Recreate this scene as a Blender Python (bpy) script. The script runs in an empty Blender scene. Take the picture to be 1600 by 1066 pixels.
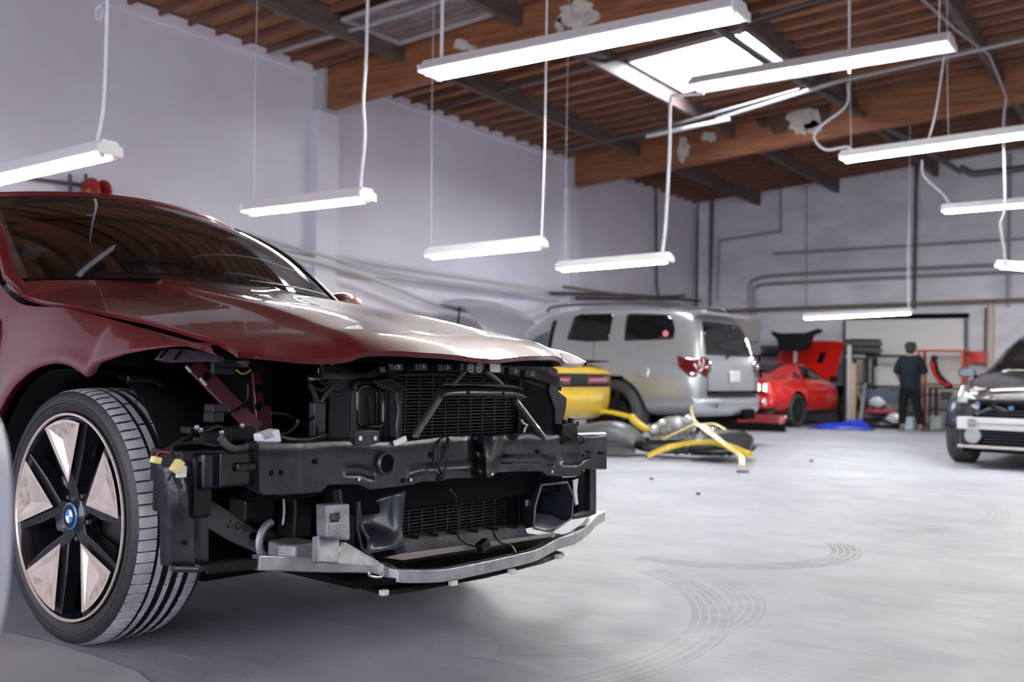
import bpy, bmesh, math, random
from mathutils import Vector, Matrix, geometry
from mathutils.bvhtree import BVHTree
random.seed(7)
S = bpy.context.scene
COL = S.collection
PI = math.pi
R = math.radians

# ------------------------------------------------------------------ camera
CAM_H = .95
_a, _p, _r, F = R(34.1), math.atan(49/1600), R(1.0), 1600.
_f = Vector((-math.sin(_a)*math.cos(_p), math.cos(_a)*math.cos(_p), math.sin(_p)))
_r0 = Vector((math.cos(_a), math.sin(_a), 0)); _u0 = _r0.cross(_f)
_R = math.cos(_r)*_r0 + math.sin(_r)*_u0
_U = -math.sin(_r)*_r0 + math.cos(_r)*_u0
CC = Vector((0, 0, CAM_H))
cd = bpy.data.cameras.new('camera'); cam = bpy.data.objects.new('camera', cd); COL.objects.link(cam)
cd.sensor_width = 36; cd.lens = 36; cd.clip_start = .05; cd.clip_end = 300
cam.matrix_world = Matrix(((_R.x, _U.x, -_f.x, 0), (_R.y, _U.y, -_f.y, 0), (_R.z, _U.z, -_f.z, CAM_H), (0, 0, 0, 1)))
cd.dof.use_dof = True; cd.dof.focus_distance = 3.5; cd.dof.aperture_fstop = 2.6
S.camera = cam

# ------------------------------------------------------------------ world, light, exposure
W = bpy.data.worlds.new('world'); S.world = W; W.use_nodes = True
bg = W.node_tree.nodes['Background']; bg.inputs[0].default_value = (.80, .86, 1, 1); bg.inputs[1].default_value = 1.1
S.view_settings.view_transform = 'Standard'; S.view_settings.look = 'None'
S.view_settings.gamma = 1; S.view_settings.use_curve_mapping = False
S.view_settings.exposure = 0.88
S.cycles.use_denoising = True
S.cycles.max_bounces = 8; S.cycles.diffuse_bounces = 4; S.cycles.glossy_bounces = 4
S.cycles.sample_clamp_indirect = 6.0
TUBE = 60.0     # radiance of a fluorescent tube
DOOR_FILL = 30.0    # soft fill lamps added at assumed, unseen doorways behind the camera

def area(name, loc, rot, sx, sy, power, col=(1, 1, 1)):
    l = bpy.data.lights.new(name, 'AREA'); l.shape = 'RECTANGLE'; l.size = sx; l.size_y = sy; l.energy = power; l.color = col
    o = bpy.data.objects.new(name, l); COL.objects.link(o); o.location = loc; o.rotation_euler = rot
    return o

area('doorway_fill_left', (-4.8, -3.6, 1.95), (R(90), 0, 0), 6.6, 3.6, DOOR_FILL*4, (.86, .90, 1))  # area lamps added in the unseen openings to soften the front light
area('doorway_fill_right', (3.4, -3.6, 1.95), (R(90), 0, 0), 7.8, 3.6, DOOR_FILL*4, (.86, .90, 1))
area('skylight_daylight', (-5.67, 13.45, 5.55), (0, 0, 0), 1.7, 1.6, 140, (.88, .94, 1))

# ------------------------------------------------------------------ materials
MATS = {}
def mat(name, col, rough=.5, metal=0., coat=0., noise=0., scale=8., bump=0., bscale=60., emit=None, spec=.5, stretch=None, col2=None, detail=5, coatr=.03):
    if name in MATS: return MATS[name]
    m = bpy.data.materials.new(name); m.use_nodes = True; nt = m.node_tree; N = nt.nodes; L = nt.links
    b = N['Principled BSDF']
    b.inputs['Base Color'].default_value = (*col, 1); b.inputs['Roughness'].default_value = rough
    b.inputs['Metallic'].default_value = metal; b.inputs['Coat Weight'].default_value = coat; b.inputs['Coat Roughness'].default_value = coatr
    b.inputs['Specular IOR Level'].default_value = spec
    if emit:
        b.inputs['Emission Color'].default_value = (*emit[0], 1); b.inputs['Emission Strength'].default_value = emit[1]
    if noise or bump:
        tc = N.new('ShaderNodeTexCoord'); mp = N.new('ShaderNodeMapping'); L.new(tc.outputs['Object'], mp.inputs[0])
        if stretch: mp.inputs['Scale'].default_value = stretch
    if noise:
        n = N.new('ShaderNodeTexNoise'); n.inputs['Scale'].default_value = scale; n.inputs['Detail'].default_value = detail
        L.new(mp.outputs[0], n.inputs['Vector'])
        mx = N.new('ShaderNodeMix'); mx.data_type = 'RGBA'
        c2 = col2 if col2 else tuple(max(0, c*(1-noise)) for c in col)
        mx.inputs[6].default_value = (*col, 1); mx.inputs[7].default_value = (*c2, 1)
        rp = N.new('ShaderNodeMapRange'); rp.inputs[1].default_value = .38; rp.inputs[2].default_value = .66
        L.new(n.outputs['Fac'], rp.inputs[0]); L.new(rp.outputs[0], mx.inputs[0]); L.new(mx.outputs[2], b.inputs['Base Color'])
    if bump:
        n2 = N.new('ShaderNodeTexNoise'); n2.inputs['Scale'].default_value = bscale; n2.inputs['Detail'].default_value = 4
        L.new(mp.outputs[0], n2.inputs['Vector'])
        bp = N.new('ShaderNodeBump'); bp.inputs['Strength'].default_value = bump; bp.inputs['Distance'].default_value = .01
        L.new(n2.outputs['Fac'], bp.inputs['Height']); L.new(bp.outputs[0], b.inputs['Normal'])
    MATS[name] = m
    return m
def glass(name, tint=(.25, .28, .28), rough=0.0, ior=1.5):
    m = bpy.data.materials.new(name); m.use_nodes = True; nt = m.node_tree; N = nt.nodes; L = nt.links
    N.remove(N['Principled BSDF']); o = N['Material Output']
    t = N.new('ShaderNodeBsdfTransparent'); t.inputs[0].default_value = (*tint, 1)
    g = N.new('ShaderNodeBsdfGlossy'); g.inputs['Roughness'].default_value = rough; g.inputs[0].default_value = (1, 1, 1, 1)
    fr = N.new('ShaderNodeFresnel'); fr.inputs[0].default_value = ior
    mx = N.new('ShaderNodeMixShader'); L.new(fr.outputs[0], mx.inputs[0]); L.new(t.outputs[0], mx.inputs[1]); L.new(g.outputs[0], mx.inputs[2])
    L.new(mx.outputs[0], o.inputs[0]); MATS[name] = m
    return m
BLK = mat('black plastic', (.0045, .0045, .006), .32, bump=.12, bscale=300, spec=.22)
BLKM = mat('matt black', (.0025, .0025, .003), .75, spec=.08)
BLKG = mat('gloss black painted steel', (.003, .003, .005), .12, coat=.3, spec=.3)
STEELD = mat('dark primer steel', (.034, .035, .044), .28, .6, coat=.2, noise=.5, scale=5, bump=.2, bscale=40, coatr=.2)
RUB = mat('rubber', (.02, .02, .021), .62, bump=.2, bscale=200)
ALU = mat('aluminium', (.50, .49, .51), .34, .9, noise=.35, scale=14, bump=.15, bscale=120)
ALUC = mat('cast aluminium', (.36, .36, .38), .45, .8, noise=.3, scale=20, bump=.3, bscale=150)
CHR = mat('chrome', (.8, .8, .82), .12, 1.)
WHT = mat('white plastic', (.72, .72, .70), .4)
RED = mat('burgundy car paint', (.115, .004, .010), .40, .25, coat=.85, noise=.25, scale=3, bump=.0)
REDD = mat('burgundy body primer', (.085, .012, .020), .45, .2, coat=.3)

# ------------------------------------------------------------------ mesh helpers
class MB:
    def __init__(s): s.v = []; s.f = []; s.m = []
    def add(s, vs, fs, mi=0):
        k = len(s.v); s.v += [tuple(x) for x in vs]; s.f += [tuple(i+k for i in f) for f in fs]; s.m += [mi]*len(fs); return s
    def box(s, c, d, rot=None, mi=0):
        x, y, z = d[0]/2, d[1]/2, d[2]/2
        P = [Vector((a*x, b*y, e*z)) for a in (-1, 1) for b in (-1, 1) for e in (-1, 1)]
        if rot is not None: P = [rot @ p for p in P]
        P = [p+Vector(c) for p in P]
        return s.add(P, [(0, 1, 3, 2), (4, 6, 7, 5), (0, 4, 5, 1), (2, 3, 7, 6), (0, 2, 6, 4), (1, 5, 7, 3)], mi)
    def bar(s, a, b, w, h, up=(0, 0, 1), mi=0):
        a, b = Vector(a), Vector(b); d = b-a; L = d.length; d.normalize(); sd = d.cross(Vector(up))
        if sd.length < 1e-4: sd = d.cross(Vector((1, 0, 0)))
        sd.normalize(); u = sd.cross(d)
        M = Matrix((d, sd, u)).transposed()
        return s.box((a+b)/2, (L, w, h), M, mi)
    def tube(s, pts, r, n=8, cap=True, mi=0, flat=1.):
        pts = [Vector(p) for p in pts]; m = len(pts); rs = r if isinstance(r, (list, tuple)) else [r]*m
        rings = []; ref = None
        for i, p in enumerate(pts):
            d = (pts[min(i+1, m-1)]-pts[max(i-1, 0)])
            if d.length < 1e-7: d = Vector((0, 0, 1))
            d.normalize()
            if ref is None: ref = Vector((0, 0, 1)) if abs(d.z) < .9 else Vector((1, 0, 0))
            a = (ref - d*ref.dot(d)).normalized(); b = d.cross(a); ref = a
            rings.append([p+rs[i]*(math.cos(2*PI*k/n)*b+flat*math.sin(2*PI*k/n)*a) for k in range(n)])
        return s.loft(rings, cap, mi)
    def loft(s, rings, cap=True, mi=0, closed=False):
        n = len(rings[0]); m = len(rings); V = [p for r_ in rings for p in r_]; Fc = []
        for i in range(m if closed else m-1):
            j = (i+1) % m
            for k in range(n):
                Fc.append((i*n+k, i*n+(k+1) % n, j*n+(k+1) % n, j*n+k))
        if cap and not closed: Fc += [tuple(range(n))[::-1], tuple((m-1)*n+k for k in range(n))]
        return s.add(V, Fc, mi)
    def lathe(s, prof, c=(0, 0, 0), axis='z', n=32, mi=0, closed=False, a0=0, a1=2*PI):
        full = abs(a1-a0-2*PI) < 1e-6; m = n if full else n+1; V = []; k = len(prof)
        for i in range(m):
            t = a0+(a1-a0)*i/n
            for r_, h in prof:
                x, y = r_*math.cos(t), r_*math.sin(t)
                p = {'z': (x, y, h), 'y': (x, h, y), 'x': (h, x, y)}[axis]
                V.append((p[0]+c[0], p[1]+c[1], p[2]+c[2]))
        Fc = []
        for i in range(n):
            j = (i+1) % m
            for q in range(k if closed else k-1):
                q2 = (q+1) % k
                Fc.append((i*k+q, i*k+q2, j*k+q2, j*k+q))
        return s.add(V, Fc, mi)
    def prism(s, poly, ext, mi=0):
        n = len(poly); A = [Vector(p) for p in poly]; e = Vector(ext); V = A+[p+e for p in A]
        return s.add(V, [tuple(range(n))[::-1], tuple(range(n, 2*n))]+[(i, (i+1) % n, n+(i+1) % n, n+i) for i in range(n)], mi)
    def grid(s, rows, mi=0):
        m = len(rows); n = len(rows[0]); V = [p for r_ in rows for p in r_]
        return s.add(V, [(i*n+j, i*n+j+1, (i+1)*n+j+1, (i+1)*n+j) for i in range(m-1) for j in range(n-1)], mi)
    def build(s, name, m, parent=None, smooth=False, bevel=0, sub=0, solid=0, soff=-1, seg=2, loc=None, fix=True, ang=35):
        me = bpy.data.meshes.new(name); me.from_pydata(s.v, [], s.f)
        for x in (m if isinstance(m, (list, tuple)) else [m]): me.materials.append(x)
        if any(s.m): me.polygons.foreach_set('material_index', s.m)
        if fix:
            bm = bmesh.new(); bm.from_mesh(me); bmesh.ops.recalc_face_normals(bm, faces=bm.faces); bm.to_mesh(me); bm.free()
        if smooth:
            me.polygons.foreach_set('use_smooth', [True]*len(me.polygons))
            if not sub and ang: 
                try: me.set_sharp_from_angle(angle=R(ang))
                except Exception: pass
        me.update()
        o = bpy.data.objects.new(name, me); COL.objects.link(o)
        if parent: o.parent = parent
        if loc: o.location = loc
        if solid:
            q = o.modifiers.new('solid', 'SOLIDIFY'); q.thickness = solid; q.offset = soff
        if sub:
            q = o.modifiers.new('sub', 'SUBSURF'); q.levels = q.render_levels = sub
        if bevel:
            q = o.modifiers.new('bev', 'BEVEL'); q.width = bevel; q.segments = seg; q.limit_method = 'ANGLE'; q.angle_limit = R(40)
        return o
def empty(name, loc=(0, 0, 0), rz=0, parent=None):
    o = bpy.data.objects.new(name, None); COL.objects.link(o); o.location = loc; o.rotation_euler = (0, 0, rz); o.empty_display_size = .1
    if parent: o.parent = parent
    return o
def tag(o, label, cat, group=None, kind=None):
    o['label'] = label; o['category'] = cat
    if group: o['group'] = group
    if kind: o['kind'] = kind
    return o
def struct(o, label=None):
    o['kind'] = 'structure'
    if label: o['label'] = label
    return o
def kids(o): return [c for c in bpy.data.objects if c.parent == o]
def copy_tree(o, parent=None):
    ch = [(c, [g for g in KM.get(c, [])]) for c in KM.get(o, [])]
    c = o.copy(); COL.objects.link(c)
    if parent: c.parent = parent
    for k in KM.get(o, []): copy_tree(k, c)
    return c
KM = {}
def index_children():
    KM.clear()
    for o in bpy.data.objects:
        if o.parent: KM.setdefault(o.parent, []).append(o)
def lerp(a, b, t): return a+(b-a)*t
def interp(pts, x):
    if x <= pts[0][0]: return pts[0][1]
    for (x0, y0), (x1, y1) in zip(pts, pts[1:]):
        if x <= x1: return y0+(y1-y0)*(x-x0)/(x1-x0)
    return pts[-1][1]
def sinterp(pts, x):
    """smooth (Catmull-Rom) curve through points with growing x"""
    if x <= pts[0][0]: return pts[0][1]
    if x >= pts[-1][0]: return pts[-1][1]
    for i in range(len(pts)-1):
        x0, y0 = pts[i]; x1, y1 = pts[i+1]
        if x <= x1:
            t = (x-x0)/(x1-x0); h = x1-x0
            m0 = (y1-pts[i-1][1])/(x1-pts[i-1][0]) if i else (y1-y0)/h
            m1 = (pts[i+2][1]-y0)/(pts[i+2][0]-x0) if i+2 < len(pts) else (y1-y0)/h
            return (2*t**3-3*t*t+1)*y0+(t**3-2*t*t+t)*h*m0+(-2*t**3+3*t*t)*y1+(t**3-t*t)*h*m1
def smooth_path(pts, n=6):
    P = [Vector(p) for p in pts]; out = []
    for i in range(len(P)-1):
        a, b = P[i], P[i+1]; m0 = (b-P[i-1])/2 if i else (b-a); m1 = (P[i+2]-a)/2 if i+2 < len(P) else (b-a)
        for k in range(n):
            t = k/n
            out.append((2*t**3-3*t*t+1)*a+(t**3-2*t*t+t)*m0+(-2*t**3+3*t*t)*b+(t**3-t*t)*m1)
    out.append(P[-1]); return out
# sight lines of the photograph, met with planes of the place
def ray(x, y): return _f+_R*((x-800)/F)-_U*((y-533)/F)
def onplane(x, y, n, q):
    d = ray(x, y); n = Vector(n); return CC+d*((Vector(q)-CC).dot(n)/d.dot(n))
def PX(x, y, X): return onplane(x, y, (1, 0, 0), (X, 0, 0))
def PY(x, y, Y): return onplane(x, y, (0, 1, 0), (0, Y, 0))
def PZ(x, y, Z=0): return onplane(x, y, (0, 0, 1), (0, 0, Z))
# ================================================================== ROOM
XW, YB, SL = -10., 22.6, .078
def roof_z(x): return 5.08+SL*(x-XW)
XR = 9.0; YF = -3.5
# floor: worn grey sealed concrete with pale dust, streaks and tyre arcs
def floor_mat():
    m = bpy.data.materials.new('worn grey painted concrete'); m.use_nodes = True; nt = m.node_tree; N = nt.nodes; L = nt.links
    b = N['Principled BSDF']; tc = N.new('ShaderNodeTexCoord')
    def noise(scale, st=(1, 1, 1), rot=0, det=6, rough=.55):
        mp = N.new('ShaderNodeMapping'); mp.inputs['Scale'].default_value = st; mp.inputs['Rotation'].default_value = (0, 0, rot)
        L.new(tc.outputs['Object'], mp.inputs[0]); n = N.new('ShaderNodeTexNoise'); n.inputs['Scale'].default_value = scale
        n.inputs['Detail'].default_value = det; n.inputs['Roughness'].default_value = rough; L.new(mp.outputs[0], n.inputs['Vector']); return n.outputs['Fac']
    def rng(s, a, b_, lo=0, hi=1):
        r_ = N.new('ShaderNodeMapRange'); r_.inputs[1].default_value = a; r_.inputs[2].default_value = b_; r_.inputs[3].default_value = lo; r_.inputs[4].default_value = hi
        L.new(s, r_.inputs[0]); return r_.outputs[0]
    def mix(f, a, c):
        x = N.new('ShaderNodeMix'); x.data_type = 'RGBA'
        L.new(f, x.inputs[0])
        for k, q in ((6, a), (7, c)):
            if isinstance(q, tuple): x.inputs[k].default_value = (*q, 1)
            else: L.new(q, x.inputs[k])
        return x.outputs[2]
    c = mix(rng(noise(.8), .35, .65), (.37, .38, .435), (.285, .285, .335))
    c = mix(rng(noise(1.6, (1, 4, 1), R(28)), .50, .75, 0, .45), c, (.23,.225,.25))
    c = mix(rng(noise(2.6, (1, 14, 1), R(-12)), .55, .75, 0, .5), c, (.47, .475, .52))
    c = mix(rng(noise(4., (1, 20, 1), R(35)), .56, .7, 0, .45), c, (.25,.24,.25))
    c = mix(rng(noise(14., (1, 1, 1), 0, 8, .7), .60, .72, 0, .35), c, (.22, .20, .20))
    # dusty tyre arcs: rings around points of the floor, striped like a tread
    sp = N.new('ShaderNodeSeparateXYZ'); L.new(tc.outputs['Object'], sp.inputs[0])
    def math_(op, a, b_=None):
        x = N.new('ShaderNodeMath'); x.operation = op
        for k, q in enumerate((a, b_)):
            if q is None: continue
            if isinstance(q, (int, float)): x.inputs[k].default_value = q
            else: L.new(q, x.inputs[k])
        return x.outputs[0]
    def arc(cx, cy, r, w, a0, a1):
        dx = math_('SUBTRACT', sp.outputs[0], cx); dy = math_('SUBTRACT', sp.outputs[1], cy)
        d = math_('SQRT', math_('ADD', math_('MULTIPLY', dx, dx), math_('MULTIPLY', dy, dy)))
        t = math_('DIVIDE', math_('SUBTRACT', d, r), w)           # 0..1 over the tread
        inb = math_('MULTIPLY', math_('GREATER_THAN', t, 0), math_('LESS_THAN', t, 1))
        st = math_('GREATER_THAN', math_('FRACT', math_('MULTIPLY', t, 4.6)), .28)
        an = math_('ARCTAN2', dy, dx)
        ina = math_('MULTIPLY', math_('GREATER_THAN', an, a0), math_('LESS_THAN', an, a1))
        return math_('MULTIPLY', math_('MULTIPLY', inb, st), ina)
    brk = rng(noise(5.), .3, .5)
    for (px, py, r, w, a0, a1, k) in ((1235, 862, .62, .17, R(-100), R(40), 1.), (1100, 800, .95, .2, R(150), R(180), .7), (1235, 770, 1.1, .2, R(95), R(178), .6),
                                      (1010, 955, .9, .16, R(-60), R(60), .6), (1420, 800, 1.6, .2, R(-40), R(50), .5), (860, 985, 1.4, .17, R(-20), R(60), .9)):
        q = PZ(px, py)
        f = math_('MULTIPLY', math_('MULTIPLY', arc(q.x-r*.7, q.y, r, w, a0, a1), brk), k)
        c = mix(f, c, (.20, .20, .23))
    L.new(c, b.inputs['Base Color'])
    L.new(rng(noise(3.), .3, .7, .38, .62), b.inputs['Roughness'])
    bp = N.new('ShaderNodeBump'); bp.inputs['Strength'].default_value = .12; bp.inputs['Distance'].default_value = .01
    L.new(noise(45., det=8), bp.inputs['Height']); L.new(bp.outputs[0], b.inputs['Normal'])
    return m
def slab(name, x0, x1, y0, y1, z0, z1, m): return MB().box(((x0+x1)/2, (y0+y1)/2, (z0+z1)/2), (x1-x0, y1-y0, z1-z0)).build(name, m)
struct(slab('floor', XW-.3, XR+.3, YF, YB+.3, -.1, 0, floor_mat()))
WALL = mat('painted lavender white wall', (.72, .69, .785), .30, noise=.09, scale=.9, bump=.18, bscale=6, coat=.15, col2=(.66, .62, .71), coatr=.2)
WALLB = mat('painted grey white block wall', (.70, .68, .75), .5, noise=.2, scale=1.3, bump=.3, bscale=7, stretch=(1, 1, 2.2))
struct(slab('wall_left', XW-.25, XW, YF, YB, 0, 5.03, WALL))
wb_ = MB().prism([(XW-.25, YB, 0), (XR+.25, YB, 0), (XR+.25, YB, roof_z(XR)+.2), (XW-.25, YB, roof_z(XW)+.2)], (0, .25, 0)).build('wall_back', WALLB)
struct(wb_)
struct(slab('wall_right', XR, XR+.25, YF, YB, 0, roof_z(XR)+.2, WALL))
# front side, unseen: two assumed door openings between piers, added for soft ambient light
wf = MB()
for a, b in ((XW-.25, -8.2), (-1.4, -.6), (7.4, XR+.25)):
    wf.box(((a+b)/2, YF-.12, 1.9), (b-a, .24, 3.8))
wf.prism([(XW-.25, YF-.24, 3.8), (XR+.25, YF-.24, 3.8), (XR+.25, YF-.24, roof_z(XR)+.2), (XW-.25, YF-.24, roof_z(XW)+.2)], (0, .24, 0))
struct(wf.build('wall_front', WALL))
# pilasters under the big beams, wall ledger and painted ledge
for i, y in enumerate((3.4, 10.02, 16.6)):
    o = slab('trim_%d' % (i+1), XW, XW+.16, y-.2, y+.2, 0, 4.43, WALL); struct(o)
    c = MB().box((XW+.09, y, 4.74), (.18, .30, .60)).build('trim_%d' % (i+4), mat('beam seat steel', (.45, .44, .48), .5)); struct(c)
struct(slab('trim_7', XW, XW+.10, YF, YB, 2.30, 2.42, WALL))
struct(slab('trim_8', XW, XW+.05, YF, YB, 4.93, 5.05, WALL))
struct(slab('trim_9', XW+.12, XW+.34, YB-.22, YB, 0, 5.0, WALLB))
# vertical joints of the concrete panels on the back wall
GAP = mat('panel joint grey', (.16, .15, .17), .8)
WOOD = lambda nm, c1, c2, sx: mat(nm, c1, .6, noise=.5, scale=3.2, stretch=sx, col2=c2, bump=.2, bscale=22)
W_BEAM = WOOD('glulam beam wood', (.30, .115, .045), (.17, .058, .022), (.6, 3, 9))
W_DECK = WOOD('roof deck plywood', (.42, .19, .085), (.26, .11, .055), (1.2, 5, 5))
W_JOIST = WOOD('joist wood', (.20, .085, .05), (.10, .042, .026), (.8, 6, 6))
W_PURL = WOOD('grey stained purlin wood', (.12, .085, .075), (.060, .040, .036), (6, .8, 6))
# ceiling: deck boards with a skylight opening, joists, purlins, glulam beams
ceil = empty('ceiling'); struct(ceil)
SKX0, SKX1, SKY0, SKY1 = -6.62, -4.72, 12.55, 14.35
FOX0, FOX1, FOY0, FOY1 = -8.42, -6.78, 8.75, 9.78
xs = [XW, -8.5, -6.7, -4.64, -2.5, -.4, 1.7, 3.8, 5.9, 8.0, XR]
y_edges = [YF, 0, 2.44, 4.88, 7.32, FOY0, FOY1, SKY0, SKY1, 16.7, 19.1, 21.5, YB]
deck_n = 0
for xa, xb in zip(xs, xs[1:]):
    ye = [YF, -1.1, 1.34, 3.78, 6.22, 8.66, 11.1, 13.54, 15.98, 18.42, 20.86, YB]
    if (xa, xb) == (-6.7, -4.64): ye = [YF, -1.1, 1.34, 3.78, 6.22, 8.66, 11.1, SKY0, None, SKY1, 15.98, 18.42, 20.86, YB]
    k = 0
    while k < len(ye)-1:
        if ye[k+1] is None: k += 2; continue
        y0, y1 = ye[k], ye[k+1]
        g = .004
        MB().prism([(xa+g, y0+g, roof_z(xa+g)), (xb-g, y0+g, roof_z(xb-g)), (xb-g, y1-g, roof_z(xb-g)), (xa+g, y1-g, roof_z(xa+g))], (0, 0, .03)).build('deck_panel', W_DECK, ceil)
        k += 1
# a roof membrane above so no light leaks between panels (with the skylight left open)
mm = MB()
for xa, xb, ya, yb in ((XW-.3, SKX0-.05, YF-.3, YB+.3), (SKX1+.05, XR+.3, YF-.3, YB+.3), (SKX0-.05, SKX1+.05, YF-.3, SKY0), (SKX0-.05, SKX1+.05, SKY1, YB+.3)):
    mm.prism([(xa, ya, roof_z(xa)+.035), (xb, ya, roof_z(xb)+.035), (xb, yb, roof_z(xb)+.035), (xa, yb, roof_z(xa)+.035)], (0, 0, .03))
mm.build('roof_membrane', BLKM, ceil)
JD = .10
jm = {}
for xa, xb in zip(xs, xs[1:]):
    if xa > 3: continue
    L_ = xb-xa-.09
    me = None
    y = 1.2 + (.0)
    while y < YB-.1:
        y += .41
        if any(abs(y-b) < .17 for b in (3.4, 10.02, 16.6)): continue
        if xa == -6.7 and SKY0-.02 < y < SKY1+.02: continue
        if y > YB-.15: break
        if me is None:
            o = MB().prism([(0, -.02, 0), (L_, -.02, SL*L_), (L_, -.02, SL*L_-JD), (0, -.02, -JD)], (0, .04, 0)).build('joist', W_JOIST, ceil); me = o.data
        else:
            o = bpy.data.objects.new('joist', me); COL.objects.link(o); o.parent = ceil
        o.location = (xa+.045, y, roof_z(xa+.045)-.001)
for x in xs[1:-1]:
    if x > 3: continue
    for ya, yb in ((YF, 3.32), (3.48, 9.94), (10.1, 16.52), (16.68, YB)):
        z = roof_z(x)
        MB().box((x, (ya+yb)/2, z-.15), (.09, yb-ya, .30)).build('purlin', W_PURL, ceil)
for y in (3.4, 10.02, 16.6):
    MB().prism([(XW+.03, y-.078, roof_z(XW)-.62), (XR, y-.078, roof_z(XR)-.62), (XR, y-.078, roof_z(XR)-.0), (XW+.03, y-.078, roof_z(XW))], (0, .156, 0)).build('beam', W_BEAM, ceil, bevel=.006)
# peeling white paint patches on the beams (thin irregular flakes)
PEEL = mat('peeling white paint', (.62, .57, .52), .7, noise=.35, scale=9)
def blob(name, cx, cy, rx, ry, Y, k, th=.004, seed=0, m=PEEL):
    rd = random.Random(seed); pts = []
    n = 22
    for i in range(n):
        t = 2*PI*i/n; rr = .62+.5*rd.random()
        p = PY(cx+rx*rr*math.cos(t), cy+ry*rr*math.sin(t), Y); pts.append(p)
    MB().prism(pts, (0, -th, 0)).build(name, m, ceil)
for i, (cx, cy, rx, ry, Y) in enumerate(((903, 25, 34, 24, 9.94), (874, 40, 8, 14, 9.94), (722, 70, 16, 9, 9.94), (738, 76, 8, 6, 9.94),
                                         (1068, 234, 12, 20, 16.52), (1107, 213, 13, 9, 16.52), (1255, 186, 27, 27, 16.52), (1270, 200, 18, 12, 16.52))):
    blob('paint_flake', cx, cy, rx, ry, Y, i, seed=i)
CHAR = mat('water stained wood', (.095, .05, .035), .8, noise=.5, scale=5)
blob('stain', 1165, 178, 50, 14, 16.522, 0, .003, 31, CHAR); blob('stain', 1215, 182, 40, 26, 16.522, 0, .003, 33, CHAR); blob('stain', 1268, 168, 45, 26, 16.522, 0, .003, 32, CHAR)
# skylight: curb, frame, diffuse dome panes lit by the sky
sky = empty('window_1'); struct(sky)
zc = roof_z((SKX0+SKX1)/2)
SKYP = mat('bright skylight acrylic', (.9, .93, 1), .4, emit=((.86, .93, 1.), 7.0))
CURB = mat('white skylight curb', (.55, .5, .5), .5)
for x0, y0, x1, y1 in ((SKX0, SKY0, SKX1, SKY0), (SKX0, SKY1, SKX1, SKY1), (SKX0, SKY0, SKX0, SKY1), (SKX1, SKY0, SKX1, SKY1)):
    MB().bar((x0, y0, roof_z(x0)+.11), (x1, y1, roof_z(x1)+.11), .04, .34).build('frame', CURB, sky)
for (xa, xb) in ((SKX0+.02, -5.34), (-5.28, SKX1-.02)):
    MB().prism([(xa, SKY0+.02, roof_z(xa)+.27), (xb, SKY0+.02, roof_z(xb)+.27), (xb, SKY1-.02, roof_z(xb)+.27), (xa, SKY1-.02, roof_z(xa)+.27)], (0, 0, .02)).build('pane', SKYP, sky)
MB().bar((-5.31, SKY0, roof_z(-5.31)+.26), (-5.31, SKY1, roof_z(-5.31)+.26), .06, .08).build('glazing_bar', CURB, sky)
# second skylight, blanked with crumpled foil
FOIL = mat('crumpled foil sheet', (.42, .36, .38), .35, .6, noise=.5, scale=3, bump=.8, bscale=5, stretch=(1, 3, 1))
rows = []
for i in range(9):
    row = []
    for j in range(7):
        x = lerp(FOX0, FOX1, i/8); y = lerp(FOY0, FOY1, j/6)
        row.append((x, y, roof_z(x)-JD-.012-.03*random.random()*(0 < i < 8)*(0 < j < 6)))
    rows.append(row)
foil = empty('window_2'); struct(foil)
MB().grid(rows).build('foil_sheet', FOIL, foil, smooth=True, solid=.004, sub=1)
for x0, y0, x1, y1 in ((FOX0, FOY0, FOX1, FOY0), (FOX0, FOY1, FOX1, FOY1), (FOX0, FOY0, FOX0, FOY1)):
    MB().bar((x0, y0, roof_z(x0)-JD-.03), (x1, y1, roof_z(x1)-JD-.03), .06, .03).build('frame', mat('grey wood trim', (.4, .36, .38), .6), foil)
# ---- pipes and conduits
CON = mat('painted grey conduit', (.33, .32, .34), .45, .3)
COND = mat('dark conduit', (.085, .08, .085), .5, .3)
CONL = mat('white conduit', (.55, .54, .56), .45)
RUST = mat('dusty brown pipe', (.22, .18, .16), .6, noise=.3, scale=12)
def pipe(pts, r, m, label, name='pipe', cat='pipe', n=8, sm=False, group=None):
    if sm: pts = smooth_path(pts, 6)
    o = MB().tube(pts, r, n).build(name, m, smooth=True)
    return tag(o, label, cat, group)
yb = YB-.06
pipe([PY(1113, 308, yb), PY(1108, 482, yb)], .045, COND, 'dark vertical pipe just right of the far left room corner')
pipe([PY(1097, 322, yb-.05), PY(1093, 345, yb-.05), PY(1090, 478, yb-.05)], .035, RUST, 'tan vertical pipe in the far left room corner')
pipe([PX(1025, 292, XW+.06), PX(1026, 445, XW+.06), PX(1029, 462, XW+.1)], .03, COND, 'thin dark pipe dropping down the left wall behind the silver SUV')
pipe([PY(1220, 282, yb), PY(1220, 362, yb), PY(1124, 376, yb), PY(1121, 470, yb)], .03, CON, 'stepped grey conduit on the back wall, dropping from the roof and turning left')
pipe([PY(1208, 397, yb), PY(1950, 352, yb)], .028, CON, 'long thin grey conduit crossing the middle of the back wall')
pipe(smooth_path([PY(1172, 492, yb), PY(1171, 455, yb), PY(1180, 437, yb), PY(1240, 429, yb), PY(1500, 417, yb), PY(1600, 413, yb), PY(1950, 398, yb)], 8), .04, CON, 'thick upper pipe bending down at its left end on the back wall')
pipe(smooth_path([PY(1180, 492, yb), PY(1179, 460, yb), PY(1188, 446, yb), PY(1260, 441, yb), PY(1500, 429, yb), PY(1600, 425, yb), PY(1950, 411, yb)], 8), .038, CON, 'thinner lower pipe running just under the thick bent one')
pipe([PY(1098, 488, yb-.08), PY(1190, 484, yb-.08), PY(1950, 456, yb-.08)], .045, RUST, 'fat brown dusty pipe over the white sliding door on the back wall')
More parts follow.
